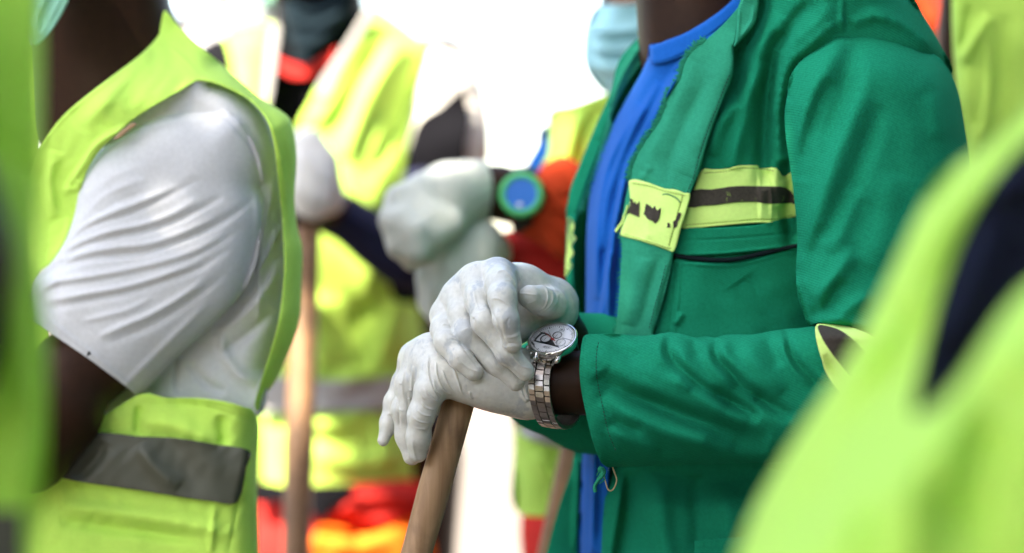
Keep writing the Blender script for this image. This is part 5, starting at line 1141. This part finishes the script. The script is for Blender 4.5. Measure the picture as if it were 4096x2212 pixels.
# ------------------------------------------------------------------ behind left: worker with a dark snood, arms crossed on a handle
def snood_worker():
    D = 3.0; bx, by = rel(1330, D + .12), D + .12 - 2
    A = lambda *q: [(*W(a, b, dmm(d)), r) for a, b, d, r in q]
    arm = A((1700, 400, 3.10, .038), (1800, 800, 3.05, .032), (1690, 1020, 2.96, .026), (1500, 960, 2.915, .020), (1350, 850, 2.865, .016), (1320, 800, 2.84, .016), (1270, 720, 2.82, .018))
    arm2 = A((930, 330, 3.08, .045), (820, 780, 3.02, .038), (900, 1060, 2.94, .034), (1130, 930, 2.86, .028), (1230, 800, 2.84, .022))
    G = body_groups(bx, by, 1.43, (-.05, -1), head=np.array([rel(1250, D + .05), D + .02 - 2, 1.60]), half=.15, deep=.065, arms=[arm, arm2])
    P = person('person in a yellow vest with dark snood, red collar and black-and-white sleeves', G, (bx, by), .01)
    trousers(P, bx, by, (-.05, -1), M['red'], half=.06, deep=.055, hip_z=.84, leg=.62)
    z5b = lambda *q: [(1000 + a * .795, b * .795) for a, b in q]
    cv = lambda c, k: (lambda x, y: dmm(D) + k * ((x - c) / 500.0) ** 2)
    B = cv(1330, 60)
    sheet('jersey', [(960, 150), (1080, 90), (1250, 60), (1430, 40), (1560, 120), (1700, 260), (1720, 700), (1690, 1300), (1650, 1960), (1050, 1960), (960, 1300), (900, 700), (900, 320)], M['black'], P, lambda x, y: B(x, y) + 18, 12, nz=[(5, 220, 3)], edge=[(None, 120, 40)], back=lambda x, y: dmm(3.2) + 0 * x)
    sheet('snood', [(1112, -120), (1118, 40), (1130, 160), (1165, 225), (1215, 245), (1290, 220), (1370, 150), (1412, 60), (1420, -120)], M['snood'], P, lambda x, y: dmm(2.965) + 0 * x, 9, [([(1130, 60), (1250, 110), (1400, 40)], 18, 6), ([(1140, 140), (1240, 180), (1370, 110)], 16, 6), ([(1160, 20), (1260, 50), (1400, -10)], 14, 5)],
          edge=[([(1112, -120), (1118, 40), (1165, 225)], 60, 50), ([(1420, -120), (1412, 60), (1290, 220)], 60, 50)], back=lambda x, y: dmm(3.10) + 0 * x)
    sheet('collar', z5b((125, 285), (160, 300), (255, 330), (340, 300), (430, 245), (440, 270), (420, 320), (350, 365), (265, 395), (200, 388), (145, 350)), M['red'], P, lambda x, y: dmm(2.975) + 0 * x, 7, nz=[(2, 80, 4)], thick=6)
    vr = z5b((240, 645), (300, 520), (350, 420), (430, 300), (500, 190), (560, 90), (600, 30), (660, 50), (780, 130), (900, 225), (935, 255), (890, 370), (855, 520), (825, 680), (790, 820), (750, 950), (695, 1070), (700, 1300), (720, 1500), (860, 1560), (860, 1900), (860, 2400), (620, 2440), (300, 2450), (50, 2440), (40, 1900), (40, 1400), (100, 1250), (240, 1150), (240, 900))
    vlf = [(890, 140), (1000, 100), (1060, 92), (1118, 110), (1100, 250), (1078, 400), (1080, 460), (1110, 500), (1140, 560), (1150, 700), (1140, 900), (1060, 1100), (1000, 1000), (900, 900), (850, 600), (850, 320)]
    fo = [(z5b((620, 120), (520, 300), (420, 500), (330, 640)), 26, 12), (z5b((760, 200), (640, 420), (540, 640), (480, 800)), 40, 14), (z5b((860, 330), (760, 560), (660, 760), (560, 900)), 34, -12), (z5b((700, 560), (640, 720), (600, 880)), 24, 10),
          ([(1300, 1180), (1260, 1320), (1330, 1480)], 60, 18), ([(1480, 1200), (1440, 1350), (1500, 1500)], 60, -16), ([(1600, 1200), (1560, 1350), (1480, 1480), (1350, 1540)], 40, 14), ([(1150, 1650), (1300, 1700), (1500, 1650)], 40, 12), ([(1250, 1800), (1400, 1860), (1600, 1800)], 40, 10), ([(1500, 1650), (1540, 1800), (1520, 1900)], 30, 10)]
    V = sheet('vest', vr, M['hivis'], P, lambda x, y: B(x, y) - 22 + 14 * sstep(y, 900, 1200), 10, fo, edge=[(z5b((600, 30), (780, 130), (935, 255), (855, 520), (750, 950), (695, 1070)), 90, 35), ([(1688, 1250), (1684, 1910)], 110, 60), ([(1032, 1100), (1040, 1940)], 80, 50)], nz=[(5, 230, 5)], thick=4, smooth_n=4)
    sheet('vest_front', vlf, M['hivis'], V, lambda x, y: B(x, y) - 22, 10, [([(980, 140), (1000, 300), (960, 500)], 26, 10), ([(920, 300), (930, 500), (960, 700)], 26, -9)], edge=[([(890, 140), (850, 320), (850, 600), (900, 900)], 110, 60)], nz=[(5, 230, 6)], thick=4)
    sheet('reflective_stripe', z5b((345, 430), (430, 300), (500, 190), (560, 90), (600, 35), (640, 45), (590, 130), (530, 230), (450, 370), (400, 470), (360, 490)), M['reflect_light'], V, lambda x, y: B(x, y) - 34, 8, thick=2)
    sheet('reflective_stripe', [(1085, 110), (1118, 112), (1102, 250), (1080, 400), (1062, 420), (1060, 300)], M['reflect_light'], V, lambda x, y: B(x, y) - 30, 8, thick=2)
    bw = [(1036, 1500), (1200, 1520), (1400, 1520), (1560, 1510), (1686, 1500), (1686, 1625), (1560, 1640), (1400, 1640), (1200, 1650), (1036, 1640)]
    sheet('reflective_band', bw, M['reflect_light'], V, lambda x, y: B(x, y) - 22, 10, fo, edge=[([(1686, 1500), (1686, 1625)], 110, 60)], nz=[(5, 230, 5)], thick=3)
    # sleeves
    sw = z5b((905, 245), (980, 255), (1060, 285), (1130, 340), (1170, 440), (1192, 560), (1205, 700), (1200, 800), (1150, 1000), (1000, 1100), (840, 1000), (780, 800), (800, 600), (850, 400))
    W1 = sheet('sleeve', sw, M['white_sleeve'], P, lambda x, y: dmm(2.985) - .03 * (y - 500) + 0 * x, 9, [(z5b((1080, 320), (1140, 450), (1160, 650)), 30, 8)], edge=[(None, 110, 55)], nz=[(4, 150, 7)], back=lambda x, y: dmm(3.09) - .03 * (y - 500) + 0 * x)
    sheet('sleeve_panel', z5b((1075, 435), (1090, 500), (1110, 600), (1090, 720), (1080, 820), (1000, 1000), (840, 990), (775, 900), (800, 730), (855, 600), (950, 540), (1020, 480)), M['black'], W1, lambda x, y: dmm(2.975) - .03 * (y - 500) + 0 * x, 9, edge=[([(775, 900), (800, 730), (855, 600)], 60, 20)], nz=[(4, 150, 7)], thick=3)
    sheet('sleeve_stripe', z5b((1188, 520), (1204, 640), (1206, 780), (1188, 800), (1176, 640)), M['red'], W1, lambda x, y: dmm(3.02) - .03 * (y - 500) + 0 * x, 7, thick=5)
    nv = [(1360, 765), (1420, 785), (1480, 820), (1548, 850), (1590, 760), (1640, 680), (1780, 700), (1830, 830), (1810, 980), (1740, 1120), (1660, 1165), (1580, 1150), (1450, 1060), (1350, 970), (1280, 930), (1262, 880), (1300, 800)]
    sheet('forearm_sleeve', nv, M['navy'], P, lambda x, y: dmm(2.86) + .09 * (x - 1500), 9, [([(1380, 830), (1480, 900), (1600, 960)], 30, 8), ([(1640, 760), (1600, 880), (1620, 1020)], 30, -8)], edge=[(None, 110, 45)], nz=[(4, 160, 8)], back=lambda x, y: dmm(2.95) + .09 * (x - 1500))
    V2, F2 = solid([(.01, .02, [('c', W(a[0], a[1], dmm(a[2])), a[3], W(b[0], b[1], dmm(b[2])), b[3]) for a, b in (((930, 330, 3.08, .06), (820, 780, 3.02, .055)), ((820, 780, 3.02, .055), (900, 1060, 2.94, .05)), ((900, 1060, 2.94, .05), (1130, 930, 2.86, .04)))])], .008, 2)
    add('sleeve', V2, F2, M['black'], P)
    c = lambda *q: chain([(a, b, dmm(d), r) for a, b, d, r in q])
    far_glove(P, [c((1290, 790, 2.82, 22), (1240, 690, 2.80, 24), (1210, 610, 2.80, 22)) + c((1320, 790, 2.82, 18), (1280, 660, 2.80, 20), (1235, 570, 2.80, 18)),
                  c((1180, 600, 2.785, 14), (1165, 690, 2.775, 12), (1175, 770, 2.78, 10)), c((1205, 650, 2.775, 15), (1195, 750, 2.765, 12), (1200, 825, 2.77, 10)), c((1245, 690, 2.775, 15), (1235, 780, 2.765, 12), (1238, 848, 2.77, 10)), c((1285, 720, 2.78, 14), (1278, 800, 2.77, 11), (1276, 850, 2.775, 9.5)), c((1200, 570, 2.82, 13), (1165, 640, 2.83, 11), (1165, 720, 2.83, 10))], M['white_sleeve'], .004, label='cream fabric glove on the handle')
    # red and orange jacket knotted round the waist
    sheet('tied_jacket', [(1040, 1940), (1200, 1960), (1330, 1950), (1450, 1930), (1690, 1930), (1700, 2100), (1720, 2420), (1020, 2420), (1030, 2100)], M['red'], P, lambda x, y: B(x, y) - 24, 11, [([(1300, 2080), (1420, 2010), (1560, 1990), (1680, 2010)], 40, 18), ([(1280, 2120), (1420, 2110), (1560, 2130)], 24, -14), ([(1400, 2060), (1500, 2080), (1640, 2060)], 30, 12)], nz=[(6, 160, 9)], thick=6)
    sheet('orange_jacket_sleeve', [(1260, 2130), (1360, 2110), (1440, 2140), (1540, 2120), (1700, 2080), (1710, 2420), (1240, 2420)], M['orange'], P, lambda x, y: B(x, y) - 44, 11, [([(1300, 2180), (1420, 2200), (1560, 2170)], 24, 10), ([(1420, 2140), (1440, 2200)], 16, -10)], edge=[([(1260, 2130), (1440, 2140), (1700, 2080)], 40, 16)], nz=[(6, 120, 10)], thick=6)
    sheet('waistband', [(1030, 1930), (1160, 1945), (1300, 1940), (1420, 1945), (1400, 1990), (1330, 2040), (1280, 2090), (1240, 2040), (1140, 2010), (1030, 2010)], M['black'], P, lambda x, y: B(x, y) - 46, 10, nz=[(4, 120, 11)], thick=5)
snood_worker()
a = W(1218, 1125, dmm(2.79)); b = W(1185, 2212, dmm(2.72)); e = (b - a) / (a[2] - b[2])
pole('wooden_handle', 'orange brown wooden handle upright before the worker with the snood', a - e * .06, a + e * a[2], .0165, M['wood_pale'])

# ------------------------------------------------------------------ far left: a worker in white with a green mask, mostly hidden
def white_shirt_worker():
    D = 3.7; bx, by = rel(930, D), D - 2
    G = body_groups(bx, by, 1.52, (-.2, -1), head=np.array([rel(1050, D), by - .02, 1.68]), half=.14, deep=.065, arms=[[(*W(700, 190, dmm(D)), .045), (*W(640, 800, dmm(D - .05)), .038), (*W(800, 1300, dmm(D - .15)), .03), (*W(1000, 1250, dmm(D - .2)), .022)]])
    P = person('person in a white shirt and pale green mask, farthest back on the left', G, (bx, by), .011)
    trousers(P, bx, by, (-.2, -1), M['navy'], half=.15, deep=.09)
    sheet('shirt', [(660, 180), (780, 70), (900, 30), (1000, 10), (1100, 10), (1150, 60), (1200, 200), (1220, 1800), (640, 1800), (620, 900), (620, 400)], M['tee'], P, lambda x, y: dmm(3.60) + 50 * ((x - 920) / 300.) ** 2, 14, edge=[([(660, 180), (900, 30), (1100, 10)], 60, 50)], nz=[(6, 200, 3)], back=lambda x, y: dmm(3.82) + 0 * x)
    sheet('face_mask', [(1000, -120), (1005, -20), (1040, 18), (1085, 22), (1125, -10), (1140, -120)], M['mask_green'], P, lambda x, y: dmm(3.58) + 0 * x, 8, edge=[(None, 40, 20)], nz=[(2, 80, 2)], back=lambda x, y: dmm(3.66) + 0 * x)
white_shirt_worker()

# ------------------------------------------------------------------ foreground left edge: a vest very close to the camera
def near_left_worker():
    D = 1.22; bx, by = rel(-520, D) - .06, D + .02 - 2
    G = body_groups(bx, by, 1.40, (1, .1), half=.11, deep=.055, arms=[[(*W(-500, 200, dmm(1.16)), .04), (*W(-250, 1050, dmm(1.14)), .034), (*W(-420, 1900, dmm(1.10)), .028), (*W(-300, 2500, dmm(1.1)), .02)]])
    P = person('person in a blurred yellow vest cut off by the left edge, closest of all there', G, (bx, by), .009)
    trousers(P, bx, by, (1, .1), M['black'], half=.13, deep=.085)
    vo = [(-900, -500), (165, -500), (166, -100), (168, 300), (160, 700), (152, 1000), (185, 1280), (195, 1600), (184, 1850), (146, 2080), (118, 2300), (110, 2700), (-900, 2700)]
    V = sheet('vest', vo, M['hivis_thin'], P, lambda x, y: dmm(1.24) + 0 * x, 10, [([(60, 700), (90, 1000), (70, 1300), (110, 1700)], 40, 8), ([(110, 200), (90, 500), (120, 900)], 34, -6), ([(120, 1500), (90, 1800), (40, 1980)], 40, 7)], edge=[([(165, -500), (168, 300), (148, 1000), (178, 1600), (140, 2080), (110, 2700)], 70, 22)], nz=[(3, 240, 4)], thick=3, smooth_n=5)
    sheet('reflective_band', [(-900, 2030), (-300, 2035), (92, 2040), (88, 2300), (-900, 2300)], M['reflect'], V, lambda x, y: dmm(1.23) + 0 * x, 10, thick=2, smooth_n=1)
    sheet('sleeve', [(-500, 420), (-200, 560), (-40, 720), (12, 900), (28, 1100), (22, 1300), (-10, 1480), (-120, 1640), (-500, 1720)], M['black'], P, lambda x, y: dmm(1.19) + 0 * x, 10, edge=[(None, 120, 25)], nz=[(3, 200, 4)], back=lambda x, y: dmm(1.26) + 0 * x)
near_left_worker()

# ------------------------------------------------------------------ foreground right: large blurred vest with a dark armhole
def near_right_worker():
    D = 1.34; bx, by = .50, D + .16 - 2
    A = lambda *q: [(*W(a, b, dmm(d)), r) for a, b, d, r in q]
    G = body_groups(bx, by, 1.38, (-.8, -.6), half=.12, deep=.06, arms=[A((4560, 600, 1.40, .034), (4500, 1500, 1.40, .030), (4500, 2400, 1.38, .024))])
    P = person('person in a large blurred yellow vest with dark armhole, nearest at the right', G, (bx, by), .009)
    trousers(P, bx, by, (-.8, -.6), M['black'], half=.13, deep=.085)
    sheet('shirt', [(4300, 350), (4100, 560), (3920, 800), (3790, 1000), (3700, 1250), (3600, 1450), (3540, 1760), (3700, 1860), (3940, 1700), (4300, 1600), (4700, 1300), (4700, 400)], M['navy'], P, lambda x, y: dmm(1.30) + 0 * x, 14, [([(4000, 900), (3900, 1150), (3800, 1400)], 60, 12), ([(4080, 700), (3990, 800)], 50, 10)], nz=[(5, 250, 4)], back=lambda x, y: dmm(1.42) + 0 * x)
    strap = [(4500, -100), (4300, 180), (4120, 420), (3980, 560), (3850, 640), (3745, 730), (3670, 860), (3600, 1010), (3520, 1180), (3430, 1360), (3320, 1540), (3200, 1720), (3100, 1880), (3020, 2030), (2960, 2180), (2910, 2330), (2860, 2700),
             (5000, 2700), (5000, 760), (4560, 860), (4290, 1030), (4130, 1130), (4030, 1230), (3950, 1350), (3870, 1480), (3790, 1580), (3720, 1640), (3660, 1660), (3660, 1580), (3690, 1440), (3728, 1290), (3770, 1150), (3830, 980), (3920, 800), (4040, 640), (4200, 480), (4420, 240), (4700, 0), (4700, -100)]
    sheet('vest', strap, M['hivis_thin'], P, lambda x, y: dmm(1.215) + 20 * sstep(y, 900, 400) - 18 * sstep(y, 1500, 2200) - 150 * sstep(x + .9 * (y - 1200), 3750, 4300), 11,
          [([(3560, 1250), (3420, 1500), (3270, 1740), (3150, 1960), (3080, 2200)], 60, 12, 90), ([(3640, 1700), (3560, 1850), (3500, 2000), (3460, 2212)], 60, -16), ([(3700, 1700), (3640, 1900), (3650, 2100), (3640, 2300)], 70, 12), ([(4050, 1250), (3880, 1500), (3780, 1760), (3760, 2000)], 60, 14), ([(4000, 1700), (3900, 1900), (3880, 2200)], 80, -12), ([(3960, 700), (3800, 880), (3700, 1080)], 40, 6), ([(3300, 1900), (3240, 2050), (3220, 2250)], 50, -8)],
          edge=[([(4120, 420), (3850, 640), (3670, 860), (3520, 1180), (3320, 1540), (3100, 1880), (2960, 2180), (2860, 2700)], 140, 45)], nz=[(4, 300, 6)], thick=3, smooth_n=4)
near_right_worker()

# ------------------------------------------------------------------ right edge behind the jacket: another vest, and an orange shoulder beyond it
def right_vest_worker():
    D = 2.34; bx, by = rel(4360, D + .17), D + .17 - 2
    G = body_groups(bx, by, 1.42, (-.3, .95), half=.13, deep=.06, arms=[[(*W(3906, -40, dmm(2.42)), .034), (*W(3900, 400, dmm(2.44)), .032), (*W(3960, 900, dmm(2.44)), .030), (*W(4000, 1500, dmm(2.42)), .028)]])
    P = person('person in a smooth yellow vest at the upper right edge, bare dark arm', G, (bx, by), .009)
    trousers(P, bx, by, (-.3, .95), M['navy'], half=.14, deep=.09)
    vo = [(3806, -300), (3806, 0), (3812, 200), (3830, 420), (3860, 640), (3880, 900), (3870, 1300), (3880, 2300), (4700, 2300), (4700, -300)]
    sheet('vest', vo, M['hivis'], P, lambda x, y: dmm(2.34) + 0 * x, 9, [([(3960, 60), (3900, 160), (3850, 250)], 24, 7), ([(3940, 130), (3960, 320), (3920, 620), (3880, 800)], 20, 6), ([(4020, 60), (4000, 300), (4020, 600)], 40, -5), ([(3870, 20), (3860, 120), (3838, 220)], 14, -5), ([(3910, 500), (3880, 680), (3870, 840)], 20, 6)],
          edge=[([(3806, -300), (3806, 0), (3812, 200), (3830, 420), (3880, 900)], 60, 28)], nz=[(3, 240, 6)], thick=3, back=lambda x, y: dmm(2.64) + 0 * x)
right_vest_worker()
def orange_worker():
    D = 2.85; bx, by = rel(3640, D), D - 2
    G = body_groups(bx, by, 1.40, (-.9, -.4), half=.12, deep=.06, arms=[[(*W(3600, 110, dmm(2.78)), .045), (*W(3620, 700, dmm(2.76)), .04), (*W(3500, 1300, dmm(2.72)), .032), (*W(3300, 1300, dmm(2.7)), .024)]])
    P = person('person in orange red work clothes glimpsed behind the green shoulder', G, (bx, by), .01)
    trousers(P, bx, by, (-.9, -.4), M['orange_red'], half=.14, deep=.09)
    sheet('jacket', [(3400, -60), (3560, -140), (3700, -90), (3780, 30), (3830, 220), (3840, 700), (3820, 1900), (3300, 1900), (3280, 300)], M['orange_red'], P, lambda x, y: dmm(2.74) + 0 * x, 11, [([(3640, -60), (3720, 60), (3780, 200)], 26, 10), ([(3600, -20), (3680, 100), (3740, 240)], 26, -8)], edge=[(None, 110, 60)], nz=[(4, 180, 3)], back=lambda x, y: dmm(2.94) + 0 * x)
orange_worker()
